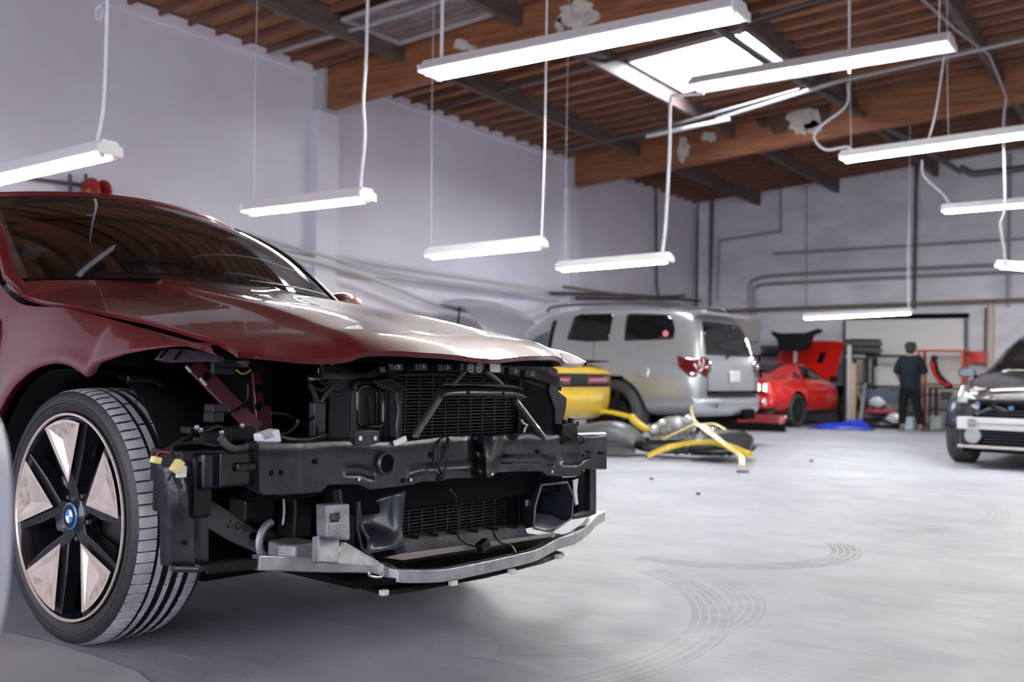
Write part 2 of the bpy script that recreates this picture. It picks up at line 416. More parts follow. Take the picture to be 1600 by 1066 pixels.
pipe([PY(1432, 250, yb-.05), PY(1428, 482, yb-.05)], .035, COND, 'dark vertical pipe on the back wall between two hanging lamps')
pipe([PY(1260, 290, yb), PY(1260, 478, yb)], .014, CON, 'thin grey conduit running straight down the back wall left of centre')
pipe([PY(1578, 240, yb), PY(1575, 480, yb)], .035, CON, 'grey vertical pipe at the right end of the back wall')
pipe([PY(1548, 478, yb), PY(1544, 640, yb)], .07, mat('cream pipe', (.55, .47, .38), .6), 'thick cream downpipe at the right of the white sliding door')
pipe([PY(1541, 482, yb), PY(1540, 560, yb)], .03, COND, 'short dark pipe beside the cream downpipe')
# roof conduits and sprinkler pipe
def rp(x, y, dz): # point under the roof seen at pixel
    return onplane(x, y, (-SL, 0, 1), (XW, 0, 5.08-dz))
pipe([rp(186, -12, .22), rp(0, 22, .22) if False else rp(60, -2, .22)], .025, COND, 'dark conduit at the top left corner under the roof') if False else None
pipe([rp(425, 84, .2), rp(640, 20, .2), rp(790, -35, .2)], .028, CON, 'grey conduit under the roof nearest the photographer')
pipe([rp(676, 172, .2), rp(960, 92, .2), rp(1180, 30, .2), rp(1330, -15, .2)], .028, COND, 'dark conduit under the roof passing in front of the skylight')
pipe([rp(868, 237, .45), rp(1020, 205, .45), rp(1250, 140, .45)], .028, COND, 'dark conduit meeting the left wall at the second pilaster')
pipe([rp(1010, 213, .5), rp(1140, 186, .5)], .035, CONL, 'short white tube lying under the second big beam')
pipe([rp(1120, 186, .42), rp(1310, 127, .42), rp(1600, 62, .42)], .03, CON, 'long grey conduit running right under the roof beyond the skylight')
pipe([rp(1115, 40, .25), rp(1200, 98, .35), rp(1330, 170, .35), rp(1420, 218, .45), rp(1500, 268, .5)], .05, COND, 'dark sprinkler pipe slanting down to the right beneath the roof')
pipe([PY(1500, 262, 18), PY(1520, 272, 18), PY(1610, 262, 18)], .06, COND, 'black elbow pipe hanging below the roof at the far right')
pipe([rp(1436, -6, .3), rp(1492, 45, .3), rp(1545, 85, .3), rp(1572, 150, .55)], .02, CON, 'thin pipe bending down at the top right')
# white sliding door on the back wall with black rail
dr = empty('door_1'); struct(dr)
A = PY(1322, 506, yb); B = PY(1508, 494, yb)
z1, z0 = 2.22, .0
MB().box(((A.x+B.x)/2, yb, 1.12), (B.x-A.x, .07, 2.2)).build('door_panel', mat('off white door sheet', (.74, .72, .70), .5), dr)
MB().box(((A.x+B.x)/2+.02, yb-.05, 2.27), (B.x-A.x+.1, .1, .10)).build('rail', BLKM, dr)
MB().box((A.x-.02, yb-.03, 1.1), (.05, .09, 2.2)).build('frame', COND, dr)
MB().box((B.x+.02, yb-.03, 1.1), (.05, .09, 2.2)).build('frame', COND, dr)
for x in (PY(1240, 300, yb).x, PY(1330, 300, yb).x, PY(1470, 300, yb).x):
    pass
# wall services on the left: brackets, cables and fat hose
LW = XW+.12
pipe([(LW, 3, 2.48), (LW, 9.2, 2.50), (LW, 15.2, 2.46), (LW, 22.2, 2.50)], .035, CONL, 'white conduit running the length of the left wall ledge')
pipe([(LW+.05, 8.6, 2.62), (LW+.05, 11, 2.40), (LW+.05, 13.5, 2.36), (LW+.1, 16.0, 2.45)], .022, CONL, 'upper white cable sagging along the left wall', 'cable', 'cable', sm=True)
pipe([(LW+.1, 8.8, 2.45), (LW+.1, 10.6, 2.30), (LW+.1, 12.4, 1.98), (LW+.1, 14.2, 1.92), (LW+.1, 16.2, 2.28)], .035, CONL, 'lower white hose hanging in a long loop from the left wall', 'hose', 'hose', sm=True)
for k, (px0, py0, px1, py1) in enumerate(((860, 458, 1095, 470), (880, 448, 1060, 474), (900, 466, 1070, 462))):
    pipe([PX(px0, py0, XW+.3), PX((px0+px1)/2, (py0+py1)/2-3+3*k, XW+.3), PX(px1, py1, XW+.3)], .03, (COND, RUST, COND)[k], ('dark pipe on the left wall rack, topmost above the silver SUV', 'brown pipe crossing the left wall rack above the silver SUV', 'dark pipe lowest on the left wall rack above the silver SUV')[k])
# two masonry seams on the left wall as a shallow ledge shadow line
# hose reel
hr = empty('hose_reel', (0, 0, 0)); tag(hr, 'red hose reel mounted on the left wall above the burgundy car', 'hose reel')
c = PX(151, 303, XW+.25)
MB().lathe([(.04, -.08), (.16, -.08), (.16, -.06), (.05, -.05), (.05, .05), (.16, .06), (.16, .08), (.04, .08)], c, 'y', 28).build('drum', mat('red reel', (.35, .02, .02), .4), hr, smooth=True)
MB().lathe([(.0, .085), (.045, .085), (.045, -.1), (.0, -.1)], c, 'y', 16).build('axle', mat('brass', (.6, .4, .1), .4, .8), hr, smooth=True)
MB().box((c.x-.14, c.y, c.z), (.18, .06, .3)).build('bracket', COND, hr)
pipe([PX(45, 279, XW+.1), PX(150, 292, XW+.1)], .018, COND, 'thin dark rail on the left wall beside the hose reel', 'rail', 'rail')
for k, px in enumerate((109, 134)):
    pipe([PX(px, 272, XW+.12), PX(px+1, 300, XW+.12)], .02, COND, ('left one of two short hooks beside the hose reel', 'right one of two short hooks beside the hose reel')[k], 'hook', 'hook')
# ---- lamps
TUBEM = mat('fluorescent tube glow', (1, 1, 1), .5, emit=((.97, 1., .93), TUBE))
FIX = mat('white enamel lamp housing', (.62, .61, .64), .4)
CORD = mat('pale flex', (.60, .58, .62), .5)
def lamp(a, b, label, tubes=1, wide=.11, cords=(), group=None, light=26, seam=False, emitter=True):
    a, b = Vector(a), Vector(b); d = b-a; L_ = d.length; ang = math.atan2(d.y, d.x); pit = -math.asin(d.z/L_)
    o = empty('fluorescent_lamp', a); o.rotation_euler = (0, pit, ang); tag(o, label, 'lamp', group)
    w = wide
    # housing: shallow trapezoid section
    sec = [(-w*.28, .055+w*.12), (w*.28, .055+w*.12), (w*.5, .012), (w*.5, .0), (w*.44, .0), (w*.2, .03), (-w*.2, .03), (-w*.44, .0), (-w*.5, .0), (-w*.5, .012)]
    MB().loft([[(x, y, z) for y, z in sec] for x in (0, L_)]).build('housing', FIX, o)
    for x in (.0, L_): MB().box((x, 0, .018), (.02, w*.96, .06)).build('end_cap', FIX, o, bevel=.004)
    segs = [(0.03, L_/2-.01), (L_/2+.01, L_-.03)] if seam else [(.03, L_-.03)]
    for y in ([0] if tubes == 1 else [-w*.24, w*.24]):
        for s0, s1 in segs:
            MB().tube([(s0, y, -.004), (s1, y, -.004)], .019 if tubes > 1 else .024, 10).build('tube', TUBEM, o, smooth=True)
        for x in (.022, L_-.022): MB().box((x, y, .0), (.02, .03, .05)).build('socket', WHT, o)
    for (t, top) in cords:
        p0 = Vector((L_*t, 0, .05)); 
        pts = [p0]+[Vector(q) for q in top]
        MB().tube(smooth_path(pts, 5), .0035, 6).build('chain', CORD, o)
    return o
def hang(a, b, px, py):
    pass
LY = [  # px0,py0,px1,py1,Y, tubes, wide, seam, label
 (-14, 283, 172, 240, 3.43, 2, .16, False, 'twin tube lamp at far left above the burgundy car roof'),
 (390, 332, 574, 311, 5.4, 1, .19, False, 'drop lamp hanging before the first wall pilaster over the burgundy car'),
 (673, 401, 847, 384, 7.3, 1, .19, False, 'drop lamp on thin wires over the burgundy hood, left of the second pilaster'),
 (876, 421, 1046, 407, 8.85, 1, .19, False, 'drop lamp just above the roof of the silver SUV'),
 (672, 118, 1158, 22, 6.0, 2, .30, True, 'largest double lamp, eight feet long, across the top centre'),
 (1087, 139, 1488, 72, 9.2, 1, .36, False, 'long lamp hanging just right of the skylight'),
 (1318, 251, 1690, 200, 11.5, 1, .34, False, 'long lamp running off the right edge below the second beam'),
 (1474, 331, 1680, 314, 15., 1, .30, False, 'far lamp at the right edge in front of the back wall'),
 (1257, 497, 1425, 489, 18., 1, .2, False, 'low far lamp in front of the white sliding door'),
]
LO = []
for px0, py0, px1, py1, Y, t, w, sm, lb in LY:
    LO.append(lamp(PY(px0, py0, Y), PY(px1, py1, Y), lb, t, w, seam=sm))
LO.append(lamp(PY(1562, 416, 12.5), PY(1600, 430, 11.2)+Vector((.9, -.6, -.1)), 'small angled lamp at the right edge above the dark crossover', 1, .12))
def drop(pts, r, label, name='cord', cat='cord', m=CORD, up=True):
    pts = list(pts)
    if up: q = pts[0]; pts = [Vector((q.x, q.y, roof_z(q.x)-.01))]+pts
    pts[-1] = pts[-1]-Vector((0, 0, .03))
    o = MB().tube(smooth_path(pts, 6), r, 7).build(name, m, smooth=True); tag(o, label, cat); return o
drop([PY(168, -8, 3.43), PY(166, 60, 3.43), PY(161, 170, 3.43), PY(149, 226, 3.43)], .009, 'white flex dropping to the twin tube lamp at far left')
# coil of spare wire
rd = random.Random(3); cpt = []
cc = PY(159, 22, 3.43)
for k in range(60):
    t = k*.62; cpt.append(cc+Vector((.028*math.cos(t)*(1+.3*rd.random()), .02*math.sin(t*1.3), .035*math.sin(t)*(1+.4*rd.random()))))
tag(MB().tube(smooth_path(cpt, 3), .0028, 5).build('wire_coil', mat('clear wire', (.5, .47, .58), .3)), 'tangled bundle of thin wire tied to the flex at top left', 'wire')
drop([PY(575, -10, 5.4), PY(572, 95, 5.4), PY(568, 160, 5.4), PY(570, 215, 5.4), PY(562, 300, 5.4)], .012, 'thick white flex down to the drop lamp by the first pilaster')
drop([PY(692, -20, 6), PY(690, 97, 6)], .014, 'grey rod holding the left end of the largest lamp')
drop([PY(853, 106, 7.3), PY(851, 240, 7.3), PY(846, 378, 7.3)], .010, 'white flex down to the drop lamp left of the second pilaster')
drop([PY(675, 160, 7.3), PY(674, 395, 7.3)], .003, 'thin wire at the left end of the drop lamp over the burgundy hood')
drop([PY(400, 75, 5.4), PY(397, 325, 5.4)], .002, 'thin wire at the left end of the drop lamp by the first pilaster')
drop([PY(1100, 146, 8.85), PY(1060, 150, 8.85), PY(1048, 158, 8.85), PY(1046, 240, 8.85), PY(1040, 350, 8.85), PY(1034, 402, 8.85)], .016, 'thick white flex bending down to the lamp above the silver SUV', up=False)
drop([PY(884, 300, 8.85), PY(884, 416, 8.85)], .003, 'thin wire at the left end of the lamp above the silver SUV')
drop([PY(1327, -10, 9.2), PY(1327, 110, 9.2)], .012, 'grey flex dropping behind the long lamp by the skylight')
drop([PY(1325, 130, 11.5), PY(1322, 165, 11.5), PY(1285, 195, 11.5), PY(1272, 215, 11.5), PY(1290, 234, 11.5), PY(1325, 230, 11.5), PY(1333, 243, 11.5)], .014, 'grey flex looping to the left end of the lamp below the second beam', up=False)
drop([PY(1328, 112, 11.5), PY(1330, 240, 11.5)], .004, 'thin wire at the left end of the lamp below the second beam')
drop([PY(1468, -10, 9.2), PY(1467, 50, 9.2)], .006, 'wire holding the right end of the long lamp by the skylight')
drop([PY(1475, 88, 11.5), PY(1462, 175, 11.5), PY(1448, 222, 11.5)], .012, 'grey flex dropping to the middle of the lamp below the second beam', up=False)
drop([PY(1480, 90, 11.5), PY(1482, 216, 11.5)], .004, 'thin wire to the middle of the lamp below the second beam')
drop([PY(1441, 250, 15), PY(1444, 275, 15), PY(1475, 305, 15), PY(1487, 322, 15)], .014, 'thin grey flex curling to the far lamp at right', up=False)
drop([PY(1572, 152, 12), PY(1568, 200, 12), PY(1570, 320, 12), PY(1563, 350, 12), PY(1568, 385, 12), PY(1572, 412, 12)], .014, 'dark wavy flex down to the small angled lamp', m=CON, up=False)
drop([PY(1420, 480, 18), PY(1418, 420, 18), PY(1420, 330, 18)], .008, 'thin wire above the low far lamp')

for k, (x, y) in enumerate(((.9, 6.4), (4.6, 1.2), (4.8, 5.2), (2.2, 10.5), (5.4, 9.2), (2.4, 15.5), (.9, 19.5), (-.2, 13.5))):  # unseen lamps added to brighten the floor and back wall
    o = lamp((x, y, 3.35), (x+2.44, y, 3.35), 'long twin tube ceiling lamp added outside the picture for fill light', 2, .30, group='ceiling lamps added for fill light')
    for dx in (.3, 2.1): MB().tube([(dx, 0, .05), (dx, 0, roof_z(x+dx)-3.35)], .005, 5).build('chain', CORD, o)
# ================================================================== THE BURGUNDY CAR (front end stripped)
# local frame: u forward from the bumper beam face, v towards the far side, w up
TH = R(-7.0)
NC = empty('car', (-2.105, 2.82, 0), TH)
tag(NC, 'burgundy car in the foreground with its whole front bumper removed', 'car')
_cu = Vector((math.cos(TH), math.sin(TH), 0)); _cv = Vector((-math.sin(TH), math.cos(TH), 0)); _O = Vector((-2.105, 2.82, 0))
def loc_(P): d = P-_O; return Vector((d.dot(_cu), d.dot(_cv), d.z))
def U_(x, y, u=0.): return loc_(onplane(x, y, _cu, _O+_cu*u))
def V_(x, y, v=0.): return loc_(onplane(x, y, _cv, _O+_cv*v))
def W_(x, y, w=0.): return loc_(onplane(x, y, (0, 0, 1), (0, 0, w)))
# ---------------- hood
e_pts = [(-1.62, 1.262), (-1.42, 1.20), (-1.1, 1.160), (-.94, 1.142), (-.56, 1.096), (-.19, 1.034), (-.04, 1.012), (.06, .985), (.14, .958)]
def hood_w(u, v):
    a = abs(v)/.86; e = sinterp(e_pts, u)
    t = min(1, max(0, (u+1.62)/1.62))
    crown = lerp(.095, .045, t)*(1-a**2.4)
    rv = lerp(.30, .52, t)                      # power-dome crease
    dome = .024*(1-t*.4)*(1/(1+math.exp((abs(v)-rv)*110)))-.010*math.exp(-((v)/.16)**2)
    return e+crown+dome
def front_u(v):      # front edge of the hood in plan
    a = abs(v)
    if v > 0: return interp([(0, .125), (.3, .09), (.5, .03), (.66, -.03), (.78, -.07), (.86, -.12)], a)
    return interp([(0, .125), (.3, .10), (.5, .05), (.66, .0), (.78, -.03), (.86, -.07)], a)
def rear_u(v): return -1.62+.16*(1-(abs(v)/.86)**2)
hood = MB(); rows = []
NV, NU = 88, 30
for i in range(NU+1):
    row = []
    for j in range(NV+1):
        v = -.86+1.72*j/NV; t = i/NU
        u = lerp(rear_u(v), front_u(v), t)
        w = hood_w(u, v)
        if t > .9: w -= (.020+.024*math.exp(-((abs(v)-.64)/.16)**2))*((t-.9)/.1)**2
        row.append((u, v, w))
    rows.append(row)
hood.grid(rows)
# folded rim under the edge
rim = []
for j in range(NV+1):
    u, v, w = rows[-1][j]; rim.append((u-.012, v*.992, w-.016))
hood.grid([rows[-1], rim, [(p[0]-.03, p[1]*.97, p[2]+.002) for p in rim]])
for sgn, jj in ((-1, 0), (1, NV)):
    e0 = [rows[i][jj] for i in range(NU+1)]; e1 = [(u, v-sgn*.004, w-.018) for u, v, w in e0]
    hood.grid([e0, e1, [(u, v-sgn*.04, w-.004) for u, v, w in e1]])
HOOD = hood.build('hood', RED, NC, smooth=True, fix=True, ang=30); HOOD['label'] = 'burgundy hood with two long creases'
# dark inner panel of the hood
rows2 = [[(u-.03, v*.95, w-.045) for u, v, w in r_] for r_ in rows[2:-1:3]]
MB().grid(rows2).build('hood_inner_panel', BLKM, NC, smooth=True)
# ---------------- near fender
def gap_w(u): return sinterp([(-1.62, 1.258), (-1.57, 1.225), (-1.42, 1.172), (-1.1, 1.150), (-.94, 1.130), (-.56, 1.072), (-.235, 1.020), (-.165, 1.0085)], u)
WU, WW, WR = -.99, .435, .436     # wheel centre and radius
low = [(-1.515, .44), (-1.505, .56), (-1.46, .68), (-1.376, .785), (-1.29, .855), (-1.196, .902), (-1.11, .932), (-1.027, .947), (-.94, .953), (-.861, .946), (-.80, .930), (-.742, .912), (-.70, .946), (-.60, .969), (-.48, .989), (-.32, 1.007), (-.23, 1.010), (-.165, 1.006)]
def fender(sg):
    L_ = low if sg < 0 else low[:-3]
    us = []
    for (u0, _), (u1, _) in zip(L_, L_[1:]): us += [lerp(u0, u1, k/4) for k in range(4)]
    us.append(L_[-1][0]); cols = []
    for u in us:
        if u <= -.742: wl = sinterp([q for q in low if q[0] <= -.742], u)
        else: wl = sinterp([q for q in low if q[0] >= -.742], u)
        ut = u if u > -1.45 else lerp(-1.62, -1.45, (u+1.515)/.065)
        f_ = min(1, max(0, (u+.75)/.58))
        wt = gap_w(ut)-.002; wl = min(wl, wt-.001)
        vt = .884; vb = lerp(.955, .905, max(0, (u+.5)/.34))
        col = []
        for k in range(17):
            t = k/16
            v = lerp(vt, vb, math.sin(min(1, t*1.15)*PI/2))+.016*math.exp(-((t-.92)/.16)**2)*(1-f_)
            if u <= -.742: v += .020*math.exp(-((math.hypot(u-WU, lerp(wt, wl, t)-WW)-.53)/.03)**2)*0
            col.append((lerp(ut, u, t), sg*v, lerp(wt, wl, t**1.15)))
        cols.append([(col[0][0], sg*(vt-.012), col[0][2]-.02)]+col)
    for c in cols:
        u, v, w = c[-1]; c.append((u, v-sg*.012, w+.001)); c.append((u, v-sg*.03, w+.012))
    return MB().grid(cols).build('front_fender', RED, NC, smooth=True, ang=42)
fender(-1); fender(1)
# ---------------- body side behind the fenders, doors, rear, sills
def side(sg):
    us = [-1.53, -1.62, -2.2, -2.9, -3.6, -4.2, -4.75, -5.15, -5.3]
    rws = []
    for u in us:
        k = interp([(-5.3, .82), (-5.15, .9), (-4.6, .965), (-2, .98), (-1.5, .975)], u)
        top = interp([(-5.3, .98), (-5.0, 1.16), (-4.2, 1.21), (-1.62, 1.20), (-1.53, 1.17)], u)
        rws.append([(u, sg*k*.88, top), (u, sg*k*.97, top-.07), (u, sg*k, .85), (u, sg*k*.985, .55), (u, sg*k*.96, .26), (u, sg*k*.85, .2)])
    return MB().grid(rws).build('body_side', RED, NC, smooth=True, sub=1)
side(-1); side(1)
MB().grid([[(-5.3, v, w) for v in (-.75, -.4, 0, .4, .75)] for w in (.3, .6, .98, )]+[[(-5.05, v, 1.2) for v in (-.75, -.4, 0, .4, .75)]]).build('tailgate', RED, NC, smooth=True, sub=1)
MB().box((-3.4, 0, .22), (3.7, 1.7, .06)).build('floor_pan', BLKM, NC)
# rear wheels simplified but whole (out of the frame)
# ---------------- greenhouse
def ws(s, t):   # windshield surface, s -1..1 across, t 0 base .. 1 header
    vb, vt = .80*s, .66*s
    ub = -1.665+.24*(1-s*s); ut = -2.40+.17*(1-s*s)
    wb, wt = 1.282+.035*(1-s*s), 1.700+.055*(1-s*s)
    bul = math.sin(t*PI)*.045
    return Vector((lerp(ub, ut, t)+bul*.5, lerp(vb, vt, t), lerp(wb, wt, t)+bul))
GLW = glass('tinted windshield glass', (.22, .25, .26), .0, 1.8)
MB().grid([[ws(-1+2*j/24, i/14) for j in range(25)] for i in range(15)]).build('windshield', GLW, NC, smooth=True)
def roofp(s, t):
    p = ws(s, 1.)
    u = lerp(p.x, -5.0, t); v = lerp(p.y, .60*s, t)
    w = p.z+.075*math.sin(min(1, t*1.9)*PI/2)*(1-.2*s*s)-.30*max(0, t-.45)**1.7*1.6
    return Vector((u, v, w))
rf = [[roofp(-1+2*j/16, t) for j in range(17)] for t in (0, .01, .04, .1, .2, .32, .45, .6, .75, .9, 1)]
MB().grid(rf).build('roof', RED, NC, smooth=True, solid=.02, soff=-1)
MB().grid([[roofp(-1+2*j/8, t)-Vector((0, 0, .05)) for j in range(9)] for t in (.02, .2, .45, .7)]).build('headliner', mat('grey headliner', (.10, .10, .11), .8), NC, smooth=True)
for sg in (-1, 1):
    # A pillar, cant rail, side glass, B pillar
    A0, A1 = ws(sg, 0), ws(sg, 1)
    rr_ = .03 if sg < 0 else .017
    pts = [ws(sg, i/8)+Vector((-.012, sg*(rr_-.008), .004)) for i in range(9)]
    MB().tube([A0+Vector((.16, sg*.03, -.07))]+pts, rr_, 10, flat=.8).build('a_pillar', RED if sg < 0 else BLKG, NC, smooth=True)
    rail = [roofp(sg, t)+Vector((0, sg*.015, -.012)) for t in (0, .1, .25, .45, .65, .85, 1)]
    MB().tube(smooth_path(rail, 3), .026, 10).build('cant_rail', RED, NC, smooth=True)
    g = []
    for t in (0.0, .12, .3, .5, .75, 1):
        top = roofp(sg, t)+Vector((0, sg*.01, -.02)); ub = lerp(-1.86, -4.95, t)
        g.append([top, Vector(((top.x+ub)/2, sg*lerp(abs(top.y), .87, .55), (top.z+1.2)/2)), Vector((ub, sg*.865, 1.19))])
    MB().grid(g).build('side_glass', GLW, NC, smooth=True, sub=1)
    for ub in (-2.9, -4.0):
        MB().bar((ub, sg*.862, 1.2), (ub-.12, sg*.69, 1.69), .04, .08, up=(1, 0, 0)).build('b_pillar', BLKG, NC, bevel=.01)
MB().grid([[Vector((lerp(-5.0, -5.12, t), lerp(.60, .7, t)*s, lerp(1.56, 1.2, t))) for s in (-1, -.5, 0, .5, 1)] for t in (0, .5, 1)]).build('rear_glass', GLW, NC, smooth=True)
# black seal along the far edge of the windshield, cowl, wipers
MB().tube([ws(1, i/10)+Vector((.004, .0, .003)) for i in range(11)], .007, 6).build('windshield_seal', BLK, NC, smooth=True)
MB().tube([ws(-1+2*j/20, 1)+Vector((-.012, 0, .006)) for j in range(21)], .012, 8).build('roof_header', RED, NC, smooth=True)
MB().grid([[ws(-1+2*j/16, 0)+Vector((dx, 0, dz)) for j in range(17)] for dx, dz in ((-.01, .003), (.03, -.035), (.08, -.06))]).build('cowl', BLK, NC, smooth=True)
for v0, v1 in ((-.55, -.02), (.1, .66)):
    p = [ws((v0+(v1-v0)*k/6)/.8, .008)+Vector((.012, 0, .014)) for k in range(7)]
    MB().tube(p, .006, 6).build('wiper', BLK, NC, smooth=True)
# far door mirror
MB().lathe([(.0, -.11), (.03, -.10), (.055, -.04), (.055, .04), (.03, .1), (0, .11)], (0, 0, 0), 'y', 16).build('door_mirror', RED, NC, smooth=True, loc=V_(538, 473, .98), sub=1)
# interior: dash, steering wheel, seats, screen
INT = mat('black interior', (.02, .02, .022), .6)
MB().grid([[(-1.62-.55*t, v, 1.26+.05*math.sin(t*PI)-.10*t*t) for v in (-.74, -.4, 0, .4, .74)] for t in (0, .25, .5, .75, 1)]).build('dashboard', INT, NC, smooth=True, solid=.05)
MB().box((-3.3, 0, .75), (3.2, 1.62, .8)).build('cabin_tub', BLKM, NC)
def seat(v, u=-2.75, col=INT):
    sb = [(-.07, .16, 1.0), (.0, .25, 1.1), (.02, .27, 1.3), (-.02, .22, 1.45), (-.06, .12, 1.50)]
    b = MB(); b.loft([[(u-.12*k+.05*math.cos(a), v+.25*s*math.sin(a), 1.05+.12*k*3.2) for a in [2*PI*q/14 for q in range(14)]] for k, s in ((0, .9), (.4, 1), (.8, 1), (1.1, .8), (1.2, .4))])
    so = b.build('seat', col, NC, smooth=True)
    h = MB(); h.loft([[(u-.17+.045*math.cos(a)*s, v+.13*s*math.sin(a), w) for a in [2*PI*q/14 for q in range(14)]] for w, s in ((1.50, .7), (1.53, 1), (1.60, 1), (1.64, .75), (1.65, .3))])
    h.build('headrest', col, so, smooth=True)
seat(-.38); seat(.38, col=mat('teal grey seat', (.05, .09, .09), .6)); seat(-.38, -3.7); seat(.38, -3.7)
st = MB(); st.lathe([(.17, -.012), (.185, 0), (.17, .012), (.158, 0)], (0, 0, 0), 'x', 28, closed=True)
s_ = st.build('steering_wheel', INT, NC, smooth=True, loc=(-2.35, .38, 1.25)); s_.rotation_euler = (0, R(-22), 0)
# cream A pillar trim inside, near side
MB().bar(ws(-.98, .02)+Vector((-.08, .03, -.02)), ws(-.98, .95)+Vector((-.07, .05, -.03)), .07, .03).build('pillar_trim', mat('cream trim', (.62, .58, .48), .6), NC, bevel=.01)
# ---------------- wheel
def wheel(name, parent, R_=.436, width=.29, detail=True):
    """axle along local -y = outboard face at y=0, tyre runs to +y"""
    root = empty(name, parent=parent)
    # tyre profile (y, r) from outer bead across the tread to inner bead
    w = width; tr = R_
    groove = .015
    side_o = [(.030, .350), (.012, .356), (.004, .372), (.000, .392), (.004, .410), (.014, .424)]
    tread = []
    gy = [(.078, .004), (.118, .0105), (.160, .0105), (.204, .0095), ]
    y0, y1 = .027, w-.036
    def crown(y): 
        t = (y-w/2)/(w/2); return tr-.0125*abs(t)**3.2
    ys = []
    cur = y0
    for g, hw in gy:
        ys += [(cur, 0), (lerp(cur, g-hw, .5), 0), (g-hw-.0015, 0), (g-hw, 1), (g+hw, 1), (g+hw+.0015, 0)]; cur = g+hw+.0015
        ys.pop(0) if False else None
        cur = cur+.001
    ys += [(cur, 0), (lerp(cur, y1, .5), 0), (y1, 0)]
    NA = 576
    V = []; prof = []
    for y, r_ in side_o: prof.append((y, r_, 0, 's'))
    for y, g in ys: prof.append((y, crown(y)-groove*g, g, 't'))
    for y, r_ in [(w-.020, .424), (w-.004, .41), (w, .39), (w-.01, .36), (w-.03, .35)]: prof.append((y, r_, 0, 's'))
    n = len(prof)
    for i in range(NA):
        for q, (y, r_, g, k) in enumerate(prof):
            rr = r_; ia = i
            a = 2*PI*i/NA
            if k == 't' and not g:
                if y < .073 and y > .025:      # outer shoulder sipes, curved
                    if i % 8 == 0 and y < .0665: rr -= .0045
                elif y > .214 and y < .252:
                    if i % 12 == 0: rr -= .004
                else:
                    if i % 24 == (4 if y < .14 else 8): rr -= .0035
                a += .12*(y-.05) if y > .05 else 0
            V.append((rr*math.cos(a), y, rr*math.sin(a)))
    Fc = [(i*n+q, i*n+q+1, ((i+1) % NA)*n+q+1, ((i+1) % NA)*n+q) for i in range(NA) for q in range(n-1)]
    t_ = MB(); t_.add(V, Fc)
    # groove bottoms and sidewalls are cleaner black than the dusty worn tread
    mi = []
    for i in range(NA):
        for q in range(n-1):
            a_, b_ = prof[q], prof[q+1]
            dn = (lambda y: (y < .0665 and i % 8 == 0) or (.214 < y < .252 and i % 12 == 0) or (.07 < y < .214 and i % 24 == (4 if y < .14 else 8)))((a_[0]+b_[0])/2)
            mi.append(1 if (b_[3] == 't' and not a_[2] and not b_[2] and not dn) else 0)
    t_.m = mi
    DUST = mat('dusty tread rubber', (.50, .495, .53), .75, noise=.35, scale=9, bump=.25, bscale=160)
    to = t_.build('tyre', [mat('tyre black rubber', (.013, .013, .014), .5, bump=.12, bscale=120), DUST], root, smooth=True, ang=24); to['label'] = 'black tyre with dusty ribbed tread'
    # raised rings on the sidewall
    rg = MB(); rg.lathe([(.384, .0005), (.387, -.0025), (.392, -.0025), (.395, .0015)], (0, 0, 0), 'y', 96)
    rg.build('sidewall_ring', RUB, to, smooth=True)
    # rim
    BRZ = mat('bronze machined face', (.74, .61, .54), .30, .45, noise=.18, scale=12, bump=.05, bscale=200)
    RIMB = mat('gloss black alloy', (.012, .013, .016), .22, .3, coat=.6)
    rm = MB(); rm.lathe([(.352, .028), (.352, .008), (.349, .003), (.343, .006), (.338, .022), (.330, .04), (.322, .10), (.318, .25)], (0, 0, 0), 'y', 96)
    ro = rm.build('rim', RIMB, root, smooth=True, ang=50)
    lp = MB(); lp.lathe([(.3515, .0065), (.3500, .0015), (.3450, .001), (.3415, .006)], (0, 0, 0), 'y', 96); lp.build('rim_lip', BRZ, root, smooth=True)
    if detail:
        base = [97+72*k for k in range(5)]
        for bi, b0 in enumerate(base):
            def P(r_, ang, y): a = R(b0+ang); return (r_*math.cos(a), y, r_*math.sin(a))
            # black V spoke carrying the insert: outline ring, apex near hub, wide at the rim
            out = [P(.058, -34, .035), P(.100, -15, .030), P(.20, -23.5, .022), P(.338, -24.5, .012)]
            arc = [P(.338, t, .012) for t in (-16, -8, 0, 8, 16)]
            out2 = [P(.338, 24.5, .012), P(.20, 23.5, .022), P(.100, 15, .030), P(.058, 34, .035)]
            poly = out+arc+out2
            s0 = MB()
            # plate with side walls 45 mm deep
            top = [Vector(p) for p in poly]; bot = [p+Vector((0, .05, 0)) for p in top]
            nn = len(top); s0.add(top+bot, [tuple(range(nn)), tuple(range(2*nn-1, nn-1, -1))]+[(i, nn+i, nn+(i+1) % nn, (i+1) % nn) for i in range(nn)])
            so = s0.build('spoke', RIMB, root, bevel=.003)
            # faceted bronze insert: rim band and two planes folding to a ridge
            y_ = -.004
            ins = MB()
            apx = P(.112, 0, .016); out_i = [P(.328, t, -.001) for t in (-20.5, -14, -7, 0, 7, 14, 20.5)]
            ia = P(.135, 0, .0155); ii = [P(.318, t, -.0005) for t in (-16.5, -8, 0, 8, 16.5)]
            D = P(.265, 6, .0155); D2 = P(.17, .6, .0205)
            ins.add([apx, *out_i, ia, *ii, D, D2], [])
            ins.f = [(0, 8, 9, 1), (1, 9, 10, 2), (2, 10, 3), (3, 10, 11, 4), (4, 11, 12, 5), (5, 12, 6), (6, 12, 13, 7), (7, 13, 8, 0),
                     (8, 15, 14, 9), (9, 14, 10), (10, 14, 11), (11, 14, 12), (12, 14, 13), (13, 14, 15, 8)]
            ins.m = [0]*9+[1]*4+[0]
            io = ins.build('spoke_insert', [BRZ, mat('dusty bronze', (.48, .39, .33), .6, .2, noise=.45, scale=40)], so, fix=True); io['label'] = 'bronze faceted insert'
